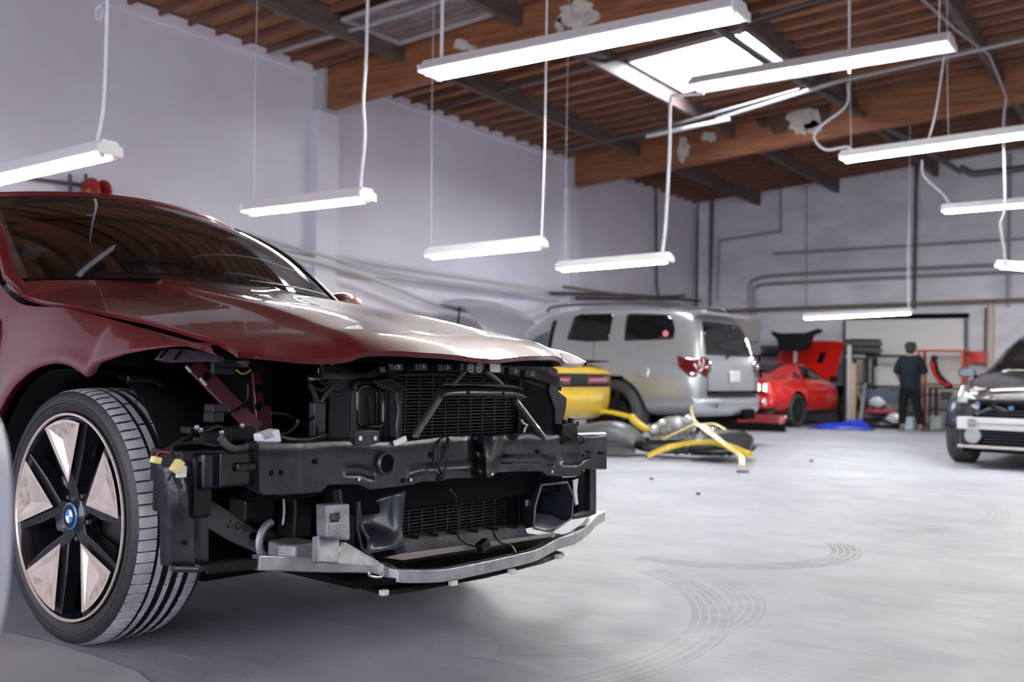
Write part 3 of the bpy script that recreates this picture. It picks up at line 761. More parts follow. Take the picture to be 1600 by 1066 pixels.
        hb = MB(); hb.lathe([(0, .022), (.047, .022), (.050, .026), (.066, .034), (.070, .075)], (0, 0, 0), 'y', 40); hb.build('hub', RIMB, root, smooth=True)
        for k in range(5):
            a = R(97+36+72*k); MB().lathe([(.0, .036), (.008, .036), (.009, .05)], (.078*math.cos(a), .0, .078*math.sin(a)), 'y', 8).build('wheel_bolt', COND if 'COND' in globals() else BLK, root)
        # centre badge: blue ring, black ring, white and blue quarters
        bd = MB(); bd.lathe([(0, .021), (.046, .021), (.046, .017), (.043, .015), (0, .015)], (0, 0, 0), 'y', 40)
        bo = bd.build('centre_badge', mat('badge blue ring', (.02, .14, .42), .25, coat=1), root, smooth=True)
        b2 = MB(); b2.lathe([(.024, .0146), (.040, .0146)], (0, 0, 0), 'y', 40); b2.build('badge_ring', mat('badge black', (.01, .01, .012), .25), bo)
        for q in range(4):
            s1 = MB(); m_ = mat('badge white', (.8, .8, .8), .3) if q % 2 == 0 else mat('badge blue', (.03, .22, .62), .3)
            pts = [(0, .0145, 0)]+[(.0235*math.cos(R(90*q+t)), .0145, .0235*math.sin(R(90*q+t))) for t in range(0, 91, 15)]
            s1.add(pts, [tuple(range(len(pts)))]); s1.build('badge_quarter', m_, bo)
        # brake disc and caliper
        d = MB(); d.lathe([(.07, .10), (.19, .10), (.19, .13), (.07, .13)], (0, 0, 0), 'y', 48, closed=True); d.build('brake_disc', mat('brake disc steel', (.12, .12, .125), .35, .9), root, smooth=True)
        c = MB(); c.box((.165, .115, .02), (.08, .09, .20)); co = c.build('brake_caliper', mat('caliper grey', (.13, .13, .14), .5, .5), root, bevel=.02); co.location = (-.33, 0, 0)
    return root
wl = wheel('wheel', NC); wl.location = (WU, -.905, WW); wl.rotation_euler = (0, 0, R(3))
wl.data if False else None
# far front wheel and rear wheels, same tyre
index_children()
for (u, v, rz) in ((WU, .905, 180), (-4.05, -.92, 0), (-4.05, .92, 180)):
    c = copy_tree(wl); c.location = (u, v, WW); c.rotation_euler = (0, 0, R(rz))
# ---------------- wheel house and dark engine bay
for sg in (-1, 1):
    a = MB(); prof = []
    rws = []
    for k in range(19):
        t = R(12+ k*(175)/18)
        rws.append([(WU+.50*math.cos(t), sg*vv, WW+.50*math.sin(t)) for vv in ((.50, .93) if k > 7 else (.50, .80))])
    MB().grid(rws).build('arch_liner', BLKM, NC, smooth=True, solid=.006)
    MB().box((WU, sg*.47, .74), (1.05, .03, .62)).build('inner_wing', BLKM, NC)
BAY = MB().box((-.80, 0, .62), (.04, 1.0, .86)).build('bay_light_block', BLKM, NC)  # black panel added behind the radiators to block light through the bay
MB().prism([(-1.2, -.42, .262), (-.05, -.42, .262), (.0, -.2, .262), (.01, .2, .262), (-.04, .5, .262), (-.16, .74, .262), (-1.2, .74, .262)], (0, 0, .02)).build('undertray', BLKM, NC)
MB().box((-.38, 0, .985), (.62, 1.35, .02)).build('bay_cover', BLKM, NC)
MB().box((-1.2, 0, 1.0), (.9, 1.55, .1)).build('bay_top_box', BLKM, NC)
# ---------------- bumper beam: pressed steel, crumpled right of its middle
top_px = [(405, 693), (472, 693), (525, 690), (620, 691), (698, 683), (737, 682), (776, 682), (875, 680), (948, 678)]
bot_px = [(405, 766), (412, 772), (445, 773), (502, 769), (513, 757), (563, 757), (577, 765), (625, 760), (646, 757), (660, 752), (688, 752), (700, 748), (753, 746.5), (768, 746), (776, 738), (847, 736), (855, 743), (906, 744), (914, 732), (948, 733)]
NX, NY = 150, 18
rows = []
def slot(x, t, x0, x1, t0, t1):
    dx = max(x0-x, x-x1, 0)/6.; dy = max(t0-t, t-t1, 0)/.06
    d = math.hypot(dx, dy); return 1 if d <= 0 else max(0, 1-d)
for i in range(NX+1):
    x = lerp(405, 948, i/NX); yt = sinterp(top_px, x); yb2 = interp(bot_px, x); row = []
    for j in range(NY+1):
        t = j/NY; y = lerp(yt, yb2, t)
        u = 0.0
        for (x0, x1, t0, t1, dp) in ((540, 582, .60, .74, .012), (640, 732, .64, .76, .013), (783, 862, .58, .72, .013), (878, 918, .52, .68, .013)):
            u -= dp*slot(x, t, x0, x1, t0, t1)
        # crumple
        k = math.exp(-((x-742-10*t)/9)**2); u += -.045*k
        k = math.exp(-((x-(752+10*t))/5)**2)*min(1, t*1.6); u += .034*k
        k = math.exp(-((x-(775-14*t))/12)**2)*(1-t*.4); u += .028*k-.026*math.exp(-((x-790+18*t)/14)**2)
        u += .006*math.exp(-((t-.12)/.08)**2)
        u += .004*math.sin(x*.09)*math.sin(t*5)*(x > 690)
        row.append(U_(x, y, u+ (-.0 if x > 470 else .004)))
    rows.append(row)
BM = MB(); BM.grid(rows)
# top and bottom returns and end returns give the beam its depth
for j in (0, NY):
    e = [r_[j] for r_ in rows]; BM.grid([e, [p+Vector((-.012, 0, .006 if j == 0 else -.004)) for p in e], [p+Vector((-.065, 0, -.0 if j == 0 else .004)) for p in e]])
for i in (0, NX):
    e = rows[i]; BM.grid([e, [p+Vector((-.065, 0, 0)) for p in e]])
bo = BM.build('bumper_beam', STEELD, NC, smooth=True, ang=38); bo['label'] = 'dark crumpled steel bumper beam'
for x, y, r_ in ((424, 739, .0085), (439, 738.5, .0085), (493, 721.5, .008), (674, 711, .009), (841, 706, .009), (912, 712, .005), (918, 706, .004), (937, 708, .005), (942, 708, .005), (631, 751, .007)):
    c = U_(x, y, .0045); MB().lathe([(0, 0), (r_, 0), (r_*1.05, -.004)], (0, 0, 0), 'x', 14).build('hole', BLKM, bo, loc=c)
for x, y in ((641, 750), (862, 737), (768, 741), (560, 749)):
    c = U_(x, y, .004); MB().lathe([(0, .004), (.006, .004), (.006, 0)], (0, 0, 0), 'x', 6).build('bolt', CHR, bo, loc=c)
c = U_(600, 724, 0); MB().lathe([(.026, -.02), (.026, .014), (.030, .012), (.033, 0), (.033, -.01)], (0, 0, 0), 'x', 32).build('tow_socket', STEELD, bo, smooth=True, loc=c)
MB().lathe([(0, .002), (.0255, .006)], (0, 0, 0), 'x', 24).build('socket_bore', BLKM, bo, loc=c)
MB().lathe([(.029, .014), (.031, .019), (.036, .013), (.0345, .004)], (0, 0, 0), 'x', 32).build('socket_ring', mat('worn ring', (.09, .09, .1), .3, .6), bo, smooth=True, loc=c)
def plate(name, pxs, u, th, m, parent=NC, bevel=.002, label=None):
    pts = [U_(x, y, u) for x, y in pxs]
    o = MB().prism(pts, (-th, 0, 0)).build(name, m, parent, bevel=bevel)
    if label: o['label'] = label
    return o
def ubar(name, a, b, w, h, m, u0=0., u1=None, parent=NC, up=(1, 0, 0), bevel=.003, label=None):
    A_ = U_(a[0], a[1], u0); B_ = U_(b[0], b[1], u0 if u1 is None else u1)
    o = MB().bar(A_, B_, w, h, up).build(name, m, parent, bevel=bevel)
    if label: o['label'] = label
    return o
def utube(name, pts, r, m, us, parent=NC, n=8, sm=True, label=None):
    if not isinstance(us, (list, tuple)): us = [us]*len(pts)
    P = [U_(p[0], p[1], u) for p, u in zip(pts, us)]
    o = MB().tube(smooth_path(P, 6) if sm else P, r, n).build(name, m, parent, smooth=True)
    if label: o['label'] = label
    return o
# sensor bracket plates on the beam
p_ = plate('sensor_bracket', [(555, 674), (593, 673), (593, 692), (583, 693), (580, 696), (556, 696)], .012, .01, STEELD)
for x in (562, 585): MB().lathe([(0, .004), (.008, .004), (.008, -.002)], (0, 0, 0), 'x', 6).build('bolt', CHR, p_, loc=U_(x, 685, .013))
sb = plate('sensor_box', [(879, 663), (902, 660), (905, 692), (880, 695)], .012, .05, BLK, bevel=.004)
for k, (x, y) in enumerate(((883, 660), (892, 657), (900, 662))): MB().box((0, 0, 0), (.02, .018, .02)).build('connector', BLK, sb, loc=U_(x, y, 0), bevel=.003)
utube('wire', [(882, 690), (886, 680), (896, 688), (903, 680), (913, 688), (905, 694)], .004, BLK, [.02, .03, .02, .03, .02, .01], parent=sb)
# crash box left of the beam (gloss black, rolled edges)
def ubox(name, x0, y0, x1, y1, u0, u1, m, bevel=.008, parent=NC, label=None):
    a = U_(x0, y0, u1); b = U_(x1, y1, u1)
    o = MB().box(((u0+u1)/2, (a.y+b.y)/2, (a.z+b.z)/2), (abs(u1-u0), abs(b.y-a.y), abs(a.z-b.z))).build(name, m, parent, bevel=bevel, seg=3)
    if label: o['label'] = label
    return o
cb = ubox('crash_box', 318, 709, 412, 758, -.30, -.02, BLKG, .010, label='gloss black crash box')
ubox('rib', 371, 724, 404, 736, -.03, -.004, BLKG, .008, cb)
ubox('flange', 345, 709, 353, 760, -.04, .0, BLKG, .003, cb)
ubox('crash_box', 905, 690, 940, 722, -.3, -.03, BLKG, .01)
# tall side bracket before the wheel
sk = MB(); f0 = [(264, 727), (305, 722), (306, 886), (268, 886)]
sbk = MB()
a, b, c_, d = (U_(x, y, -.06) for x, y in f0)
e, f = U_(325, 730, -.10), U_(326, 884, -.10)
rowsb = []
for t in [k/14 for k in range(15)]:
    l = a.lerp(d, t); mdl = b.lerp(c_, t); r_ = e.lerp(f, t)
    bul = .022*math.exp(-((t-.33)/.17)**4)
    rowsb.append([l+Vector((-.05, -.004, 0)), l+Vector((-.004, 0, 0)), l.lerp(mdl, .15)+Vector((bul, 0, 0)), l.lerp(mdl, .55)+Vector((bul, 0, 0)), l.lerp(mdl, .72), l.lerp(mdl, .95), mdl+Vector((-.012, .004, 0)), mdl+Vector((-.03, .012, 0)), r_+Vector((0, -.006, 0)), r_, r_+Vector((-.05, .0, 0))])
sbo = MB().grid(rowsb).build('side_bracket', STEELD, NC, smooth=True, solid=.006, ang=60); sbo['label'] = 'tall dark steel side bracket'
MB().tube([U_(268, 889, -.05), U_(306, 890, -.05), U_(326, 886, -.09)], .009, 8).build('bottom_flange', STEELD, sbo)
for x, y in ((289, 848), (293, 743)): MB().lathe([(0, .002), (.006, .002), (.006, -.002)], (0, 0, 0), 'x', 10).build('hole', BLKM, sbo, loc=U_(x, y, -.056))
MB().box((-.16, -.97, .62), (.22, .06, .17)).build('side_bracket_arm', BLK, sbo, bevel=.01)
# upper rail from the bracket to the crash box
ubar('rail', (282, 714), (350, 712), .035, .035, BLKG, -.10, -.06)
# lower dark bar joining bracket and silver bar
ubar('lower_rail', (322, 888), (402, 880), .03, .03, BLK, -.10, -.05)
# aluminium control arm, cast marks, bushing
ca = MB(); cl = [(322, 775, 815), (345, 788, 832), (370, 806, 847), (395, 824, 858), (415, 836, 866), (432, 850, 878)]
rws = []
for x, y0, y1 in cl:
    q0, q1 = U_(x, y0, -.30), U_(x-10, y1, -.30)
    rws.append([q0+Vector((-.02, 0, -.005)), q0, q0.lerp(q1, .2)+Vector((.008, 0, 0)), q0.lerp(q1, .8)+Vector((.008, 0, 0)), q1, q1+Vector((-.02, 0, .005))])
cao = MB().grid(rws).build('control_arm', mat('grey control arm', (.12, .115, .12), .5, .4, noise=.2, bump=.2, bscale=150), NC, smooth=True, sub=1, solid=.006); cao['label'] = 'grey cast suspension arm'
# stamped marks: triangle, ring, rectangle
def mark(name, pxs, u=-.285):
    P = [U_(x, y, u) for x, y in pxs]; MB().tube(P+[P[0]], .0016, 4, cap=False).build(name, BLKM, cao)
mark('stamped_mark', [(354, 823), (361, 813), (364, 824)]); mark('stamped_mark', [(372+4*math.cos(k), 822+5*math.sin(k)) for k in [0, .8, 1.6, 2.4, 3.2, 4, 4.8, 5.6]]); mark('stamped_mark', [(378, 824), (382, 820), (388, 825), (384, 831)])
MB().lathe([(0, .002), (.012, .002), (.013, -.003)], (0, 0, 0), 'x', 12).build('hole', BLKM, cao, loc=U_(396, 838, -.285))
bs = MB(); n = 26; r1, r2 = .062, .047
cc_ = U_(428, 846, -.25)
pts = [cc_+Vector((0, .055*math.cos(R(t)), .062*math.sin(R(t)))) for t in range(100, 300, 12)]
MB().tube(pts, .013, 8).build('bushing_ring', ALUC, NC, smooth=True)
MB().lathe([(0, -.02), (.03, -.02), (.033, 0), (.0, .004)], (0, 0, 0), 'x', 20).build('bushing', BLK, NC, smooth=True, loc=cc_+Vector((-.01, -.01, 0)))
# silver lower bar: square aluminium section following the stripped nose
bar_px = [(400, 879, .395), (450, 881, .372), (500, 883, .345), (545, 884, .327), (575, 885, .315), (600, 890, .302), (617, 898, .290), (640, 900, .282), (690, 898.5, .272), (740, 889, .272), (790, 878, .275), (830, 868, .278), (852, 857, .283), (868, 849, .290), (895, 840, .300), (915, 826, .310), (926, 814, .317), (940, 806, .322)]
ctr = [W_(x, y, w-.0) for x, y, w in bar_px]
ctr = smooth_path(ctr, 4); rings = []
for i, p in enumerate(ctr):
    d = ctr[min(i+1, len(ctr)-1)]-ctr[max(i-1, 0)]; d.z = 0; d.normalize(); n_ = Vector((d.y, -d.x, 0))
    hw, hh = .017, .0215
    rings.append([p+n_*a*hw+Vector((0, 0, b*hh)) for a, b in ((-1, -1), (1, -1), (1, 1), (-1, 1))])
sv = MB().loft(rings).build('lower_bar', ALU, NC, bevel=.003); sv['label'] = 'bare aluminium lower impact bar'
# short end plate on the far tip, loop hook beneath
ubar('tip_plate', (868, 838), (897, 846), .028, .012, ALUC, -.26, -.10)
utube('loop_hook', [(577, 893), (578, 900), (592, 902), (597, 900), (597, 893)], .004, ALU, .035)
# cast bracket with a square window
P0 = [(493, 787), (527, 785), (530, 800), (530, 842), (521, 846), (500, 842), (493, 832)]
cbk = MB()
def q(x, y, u=-.02): return U_(x, y, u)
outer = [q(493, 787), q(530, 785), q(531, 842), q(494, 838)]; inner = [q(499, 801), q(515, 799), q(516, 812), q(500, 814)]
cbk.add(outer+inner, [(0, 1, 5, 4), (1, 2, 6, 5), (2, 3, 7, 6), (3, 0, 4, 7)])
cbo = cbk.build('cast_bracket', ALUC, NC, solid=.05, bevel=.006); cbo['label'] = 'grey cast bracket with a square window'
MB().prism([q(498, 799, -.05), q(518, 798, -.05), q(518, 815, -.05), q(498, 816, -.05)], (-.005, 0, 0)).build('window_back', BLKM, cbo)
ubar('bracket_leg', (512, 838), (512, 880), .075, .02, ALUC, -.02, .0)
ubar('bracket_leg', (495, 838), (494, 880), .012, .03, ALUC, -.02, .0)
ubar('bracket_strap', (526, 764), (529, 790), .012, .03, STEELD, -.02)
MB().prism([U_(533, 848, -.03), U_(541, 848, -.03), U_(592, 878, -.0), U_(586, 884, .0), U_(528, 880, -.0)], (-.006, 0, 0)).build('gusset', ALUC, NC)
MB().lathe([(0, .012), (.007, .012), (.008, .004), (.013, .003), (.013, 0)], (0, 0, 0), 'x', 8).build('bolt', CHR, NC, loc=U_(526, 858, -.01))
# round-cornered alloy block behind the bar
bl = MB(); a, b = U_(444, 848, -.10), U_(492, 876, -.10)
sec = [(-.04, .02), (-.03, .04), (0, .046), (.05, .046), (.07, .03), (.07, -.03), (.03, -.05), (-.03, -.04)]
cy = (a.y+b.y)/2; hw = abs(b.y-a.y)/2
bl.loft([[(-.16+x*1.2, cy+y*hw/.048, z) for x, y in [(q_[0], q_[1]) for q_ in sec]] for z in (b.z-.02, a.z-.006)])
bb = bl.build('pump_housing', ALUC, NC, smooth=True, bevel=.008); bb['label'] = 'cast alloy block behind the bar'
# ---------------- radiators
FINM = mat('radiator black', (.006, .006, .007), .42, .2)
def radiator(x0, y0, x1, y1, u, name):
    a, b = U_(x0, y0, u), U_(x1, y1, u)
    ro = empty(name, parent=NC)
    ya, yb_, z0, z1 = a.y, b.y, b.z, a.z
    MB().box((u-.03, (ya+yb_)/2, (z0+z1)/2), (.02, yb_-ya, z1-z0)).build('core', BLKM, ro)
    f = MB(); n = int((z1-z0)/.0115)
    for k in range(n):
        z = z0+(k+.5)*(z1-z0)/n; f.box((u-.009, (ya+yb_)/2, z), (.018, yb_-ya-.02, .0042))
    fo = f.build('fins', FINM, ro); fo['kind'] = 'stuff'
    m = int((yb_-ya)/.062)
    for k in range(1, m):
        y = lerp(ya, yb_, k/m); MB().box((u-.006, y, (z0+z1)/2), (.016, .006, z1-z0)).build('divider', FINM, ro)
    for y in (ya, yb_): MB().box((u-.0, y, (z0+z1)/2), (.04, .012, z1-z0)).build('side_tank', BLK, ro, bevel=.003)
    for z in (z0, z1): MB().box((u, (ya+yb_)/2, z), (.04, yb_-ya, .012)).build('frame', BLK, ro, bevel=.003)
    return ro
radiator(612, 584, 806, 690, -.20, 'upper_radiator')
radiator(618, 756, 806, 836, -.17, 'lower_radiator')
# lower radiator tank: dusty ribbed tray with slots, and bottom lip strip
TR = mat('dusty grey plastic tray', (.085, .085, .095), .6, noise=.45, scale=10, bump=.4, bscale=60)
tr = plate('radiator_tray', [(628, 842), (820, 822), (826, 838), (636, 868)], -.10, .06, TR, label='dusty grey plastic tray under the radiator')
MB().prism([U_(628, 842, -.10), U_(820, 822, -.10), U_(815, 820, -.17), U_(628, 838, -.17)], (0, 0, -.005)).build('tray_top', TR, tr)
for k in range(6):
    x = lerp(645, 800, k/5); ubar('tray_slot', (x-9, lerp(838, 822, k/5)), (x+9, lerp(840, 824, k/5)), .012, .006, BLKM, -.105, -.09, parent=tr)
plate('lip_strip', [(603, 872), (625, 866), (868, 833), (869, 838), (800, 849), (630, 876)], -.03, .012, mat('pinkish grey strip', (.22, .19, .19), .5, .3), label='thin grey strip beneath the tray')
# ---------------- air ducts
DUC = mat('blue black duct plastic', (.016, .019, .028), .28, coat=.3)
def duct(name, TL, TR_, BR, BL, u, depth, curl):
    tl, tr_, br, bl_ = (U_(*p, u) for p in (TL, TR_, BR, BL)); rws = []
    for k in range(13):
        s = k/12
        t = tl.lerp(tr_, s)+Vector((-depth*math.sin(s*PI)**.5*.9, 0, -curl*math.sin(s*PI)))
        b = bl_.lerp(br, s)+Vector((-depth*.15, 0, 0))
        col = []
        for j in range(13):
            w_ = j/12
            p = t.lerp(b, w_); p = p+Vector((-depth*.55*math.sin(w_*PI)*math.sin(s*PI), 0, 0))
            # ledge: a bulged shoulder low down
            k2 = 1/(1+math.exp(-(w_-.60-.22*s)*22)); p.x += .050*k2*(1-w_)*2
            col.append(p)
        rws.append(col)
    return MB().grid(rws).build(name, DUC, NC, smooth=True, solid=.006)
duct('air_duct', (560, 784), (634, 766), (630, 858), (572, 868), -.03, .09, .03)['label'] = 'dark curved air duct, near side'
MB().tube([U_(560, 784, -.03), U_(558, 826, -.03), U_(566, 858, -.03), U_(585, 874, -.03)], .005, 6).build('duct_rim', DUC, NC)
dr_ = MB(); # far duct: open box with scoop
plate('far_dark_sheet', [(798, 583), (868, 588), (880, 690), (798, 690)], -.27, .01, BLKM)  # flat black sheets added to keep the far side gaps dark
plate('far_dark_sheet_low', [(798, 748), (922, 745), (922, 800), (885, 812), (798, 832)], -.27, .01, BLKM)
q4 = [U_(846, 758, -.06), U_(886, 754, -.06), U_(896, 776, -.06), U_(893, 810, -.06), U_(862, 832, -.06), U_(834, 826, -.06), U_(836, 792, -.06)]
dr_.loft([q4, [p.lerp(U_(866, 790, -.06), .35)+Vector((-.14, .02, 0)) for p in q4]], cap=False)
dro = dr_.build('air_duct', DUC, NC, solid=.004); dro['label'] = 'dark open air duct, far side'
MB().tube(q4+[q4[0]], .0045, 6).build('duct_rim', mat('grey plastic edge', (.12, .12, .13), .4), dro)
MB().prism([p.lerp(U_(866, 790, -.06), .35)+Vector((-.14, .02, 0)) for p in q4], (-.004, 0, 0)).build('duct_back', BLKM, dro)
sc_ = MB(); rws = []
for k in range(9):
    s = k/8; p0 = U_(lerp(836, 893, s), lerp(800, 806, s), -.16); p1 = U_(lerp(834, 880, s), lerp(826, 818, s)+8*math.sin(s*PI), -.05)
    rws.append([p0, p0.lerp(p1, .4)+Vector((0, 0, .02*math.sin(s*PI))), p0.lerp(p1, .75)+Vector((.01, 0, .014)), p1])
MB().grid(rws).build('duct_scoop', mat('duct scoop', (.075, .08, .10), .35, coat=.2), dro, smooth=True, solid=.004, sub=1)
# ---------------- near-side module: recessed black box with rounded frame, thin curved shroud
mb = ubox('cooler_shroud', 556, 592, 632, 690, -.30, -.15, mat('dull black shroud', (.005, .005, .006), .5, spec=.25), .02)
rr = []
cx, cy_, hx, hy, rc = 579, 635, 20, 31, 9
for qd, (sx, sy) in enumerate(((1, 1), (-1, 1), (-1, -1), (1, -1))):
    for k in range(6):
        t = R(90*qd+18*k); rr.append(U_(cx+sx*(hx-rc)+rc*math.cos(t), cy_+sy*(hy-rc)+rc*math.sin(t), -.135))
MB().tube(rr+[rr[0], rr[1]], .006, 6, cap=False).build('frame_ring', BLKG, mb, smooth=True)
ubar('frame_bar', (576, 614), (577, 661), .008, .008, BLKG, -.14, parent=mb)
MB().tube([U_(x, y, -.10) for x, y in ((585, 596), (600, 603), (617, 612), (628, 608), (633, 606))], .007, 6).build('shroud_edge', STEELD, mb, smooth=True)
MB().tube([U_(x, y, -.10) for x, y in ((585, 597), (610, 593), (622, 600), (632, 607))], .004, 6).build('shroud_edge', STEELD, mb, smooth=True)
MB().tube([U_(x, y, -.10) for x, y in ((620, 613), (624, 640), (621, 665), (622, 690))], .008, 6, flat=.5).build('shroud_edge', STEELD, mb, smooth=True)
for x in (588, 594, 601, 608): ubar('shroud_rib', (x, 612), (x, 688), .004, .006, BLKG, -.145, parent=mb)
# ---------------- upper cross member (latch carrier)
ucp = [(482, 585), (505, 583), (558, 583), (580, 580), (600, 570), (622, 565), (660, 565), (700, 566), (740, 568), (780, 569), (820, 573), (850, 580), (872, 590), (880, 600)]
lcp = [(482, 598), (505, 592), (558, 592), (585, 589), (603, 583), (622, 581), (660, 581), (700, 582), (740, 585), (780, 585), (820, 589), (850, 596), (868, 604), (876, 612)]
rw1 = [[U_(x, y, -.10), U_(x, y, -.055) , U_(x2, y2, -.05), U_(x2, y2, -.10)] for (x, y), (x2, y2) in zip(ucp, lcp)]
cm = MB().grid(rw1).build('cross_member', BLKG, NC, smooth=True, solid=.004, ang=30)
for x0, x1, y0, y1 in ((596, 603, 0, 0), (610, 630, 0, 0), (650, 668, 0, 0), (686, 708, 0, 0), (770, 788, 0, 0), (796, 812, 0, 0), (822, 838, 0, 0)):
    xm = (x0+x1)/2; ty, by = interp(ucp, xm)+3, interp(lcp, xm)-2
    pp = plate('clip_plate', [(x0, ty), (x1, ty+.4), (x1, by+.3), (x0, by)], -.035, .015, STEELD, cm, .002)
    if x1-x0 > 12: 
        MB().lathe([(.005, .002), (.008, .004), (.009, 0)], (0, 0, 0), 'x', 14).build('grommet', ALUC, cm, loc=U_(xm, (ty+by)/2, -.033))
MB().tube(smooth_path([U_(x, y, -.12) for x, y in ((612, 590), (640, 584), (700, 584), (740, 588), (800, 590), (850, 604))], 4), .004, 6).build('seal_edge', STEELD, cm)
plate('white_label', [(766, 569), (782, 569), (782, 582), (766, 582)], -.028, .004, WHT, cm)
# latch with two round sockets
lt = plate('hood_latch', [(722, 567), (757, 567), (759, 582), (722, 583)], -.005, .05, STEELD, bevel=.003)
for x in (734, 747):
    MB().lathe([(.010, .0), (.017, .0), (.017, .006), (.010, .006)], (0, 0, 0), 'x', 20, closed=True).build('latch_ring', mat('grey latch ring', (.2, .2, .21), .35, .5), lt, smooth=True, loc=U_(x, 575, 0))
    MB().lathe([(0, .008), (.006, .008), (.009, .002)], (0, 0, 0), 'x', 14).build('latch_pin', ALUC, lt, smooth=True, loc=U_(x, 575, 0))
# V brace: flattened tubes and pressed cross bar
BR = mat('satin brown black steel', (.045, .040, .045), .3, .5, coat=.3)
br = MB(); rws = []
for x, y0, y1 in ((688, 620, 623), (693, 611, 622), (700, 607, 622), (760, 607, 621), (800, 608, 622), (814, 612, 623), (821, 620, 624)):
    a, b = U_(x, y0, .02), U_(x, y1, .02); m_ = a.lerp(b, .5)
    rws.append([a+Vector((-.05, 0, 0)), a+Vector((-.01, 0, .001)), a.lerp(b, .25)+Vector((.006, 0, 0)), m_+Vector((.010, 0, 0)), b, b+Vector((-.05, 0, 0))])
bro = MB().grid(rws).build('brace_bar', BR, NC, smooth=True, solid=.004, sub=1); bro['label'] = 'pressed steel brace bar'
MB().prism([U_(693, 600, .02), U_(800, 601, .02), U_(816, 606, .02), U_(818, 608, -.06), U_(690, 606, -.06)], (0, 0, -.004)).build('brace_shelf', BR, bro)
for x, y in ((731, 614), (786, 615)): MB().lathe([(0, .004), (.006, .004), (.006, 0)], (0, 0, 0), 'x', 10).build('hole', BLKM, bro, loc=U_(x, y, .028))
utube('brace_tube', [(649, 684), (650, 678), (686, 622)], .0125, BR, [-.0, .0, .01], sm=False)
utube('brace_tube', [(804, 625), (846, 680), (849, 686)], .0125, BR, [.01, .0, 0], sm=False)
utube('brace_tube', [(706, 603), (716, 592), (726, 580)], .008, BR, [0, 0, 0], sm=False)
utube('brace_tube', [(757, 580), (774, 592), (784, 603)], .010, BR, [0, 0, 0], sm=False)
for x, y in ((700, 602), (713, 603), (775, 603), (793, 604)): MB().lathe([(0, .005), (.009, .004), (.012, 0)], (0, 0, 0), 'z', 10).build('bolt', CHR, bro, loc=U_(x, y, .0))
# vertical support with forked top
ubar('support_post', (496, 628), (496, 690), .045, .03, BLKG, -.16, label='black support post')
utube('post_fork', [(484, 600), (490, 612), (495, 628)], .010, STEELD, -.15)
utube('post_fork', [(519, 604), (508, 618), (500, 630)], .010, STEELD, -.15)
utube('post_fork', [(491, 606), (502, 610), (512, 603)], .006, STEELD, -.14)
plate('hinge_plate', [(505, 572), (530, 572), (552, 578), (552, 594), (540, 610), (530, 614), (512, 606)], -.17, .02, BLK)
for x, y in ((539, 587), (559, 586)): MB().lathe([(0, .012), (.007, .012), (.008, 0)], (0, 0, 0), 'x', 8).build('bolt', ALUC, NC, loc=U_(x, y, -.16))
for x in (503, 519): ubar('hood_stop', (x, 560), (x, 572), .010, .010, STEELD, -.05)
utube('hook_wire', [(498, 575), (499, 592), (504, 599), (510, 595), (514, 594)], .004, STEELD, -.13)
# burgundy struts inside the wing and wing ledge
REDB = mat('burgundy strut', (.065, .010, .018), .45, .1, coat=.4)
ubar('wing_strut', (302, 570), (402, 672), .055, .014, REDB, -.52, -.42, label='burgundy diagonal strut')
ubar('wing_strut', (405, 582), (413, 676), .06, .014, REDB, -.50, -.45, label='burgundy upright strut')
for x, y in ((323, 588), (403, 607), (404, 635)): MB().lathe([(0, .003), (.014, .003), (.015, 0)], (0, 0, 0), 'x', 12).build('hole', BLKM, NC, loc=U_(x, y, -.46))
LED = mat('purple grey inner wing', (.10, .065, .08), .4, .2, coat=.4)
plate('wing_ledge', [(254, 562), (268, 545), (292, 546), (335, 552), (336, 565), (268, 567)], -.40, .05, LED, label='burgundy inner wing ledge')
ubar('ledge_slot', (273, 562), (284, 548), .008, .01, BLKM, -.38, -.38)
ubar('ledge_slot', (250, 560), (262, 546), .008, .01, BLKM, -.38, -.38)
plate('wing_ledge', [(338, 552), (378, 548), (392, 556), (388, 574), (380, 574), (366, 560), (340, 566)], -.42, .05, LED)
for k, (x0, y0, x1, y1) in enumerate(((331, 570, 365, 572), (331, 577, 365, 579), (347, 556, 375, 558))): ubar('module', (x0, y0), (x1, y1), .03, .02, mat('blue black module', (.015, .018, .03), .5), -.45, -.45)
utube('yellow_wire', [(369, 578), (377, 584), (385, 583), (392, 578)], .003, mat('yellow wire', (.5, .33, .04), .5), -.40)
utube('hose', [(200, 592), (238, 594), (252, 601)], .008, BLK, -.45)
utube('hose', [(388, 600), (387, 622), (376, 636), (368, 640)], .004, BLK, -.38)
for pts in (((291, 573), (298, 581)), ((313, 592), (322, 602)), ((366, 648), (373, 656))): utube('pale_tab', pts, .005, mat('pale tab', (.45, .42, .36), .5), -.45, sm=False)
# harness on the crash box, connectors, label sleeve
H = BLK
utube('wiring_harness', [(238, 716), (262, 700), (290, 684), (315, 676), (340, 666)], [.007]*25, H, [-.10, -.12, -.15, -.18, -.2])
utube('wiring_harness', [(300, 676), (330, 668), (355, 670), (380, 666)], [.008]*19, H, -.2)
utube('wiring_harness', [(280, 694), (310, 693), (330, 697), (350, 697)], [.006]*19, H, -.10)
utube('wiring_harness', [(344, 684), (356, 697), (372, 702), (398, 694), (414, 684)], [.011]*25, mat('grey taped cable', (.06, .06, .065), .6, bump=.4, bscale=80), -.05)
utube('wiring_harness', [(430, 683), (455, 688), (480, 688), (508, 680)], [.010]*19, H, -.05)
utube('wiring_harness', [(432, 681), (450, 676), (463, 664), (466, 656)], [.006]*19, H, -.10)
utube('wiring_harness', [(424, 646), (452, 650), (476, 664), (504, 668)], [.005]*19, H, -.2)
utube('wiring_harness', [(340, 652), (362, 644), (385, 634)], [.004]*13, H, -.3)
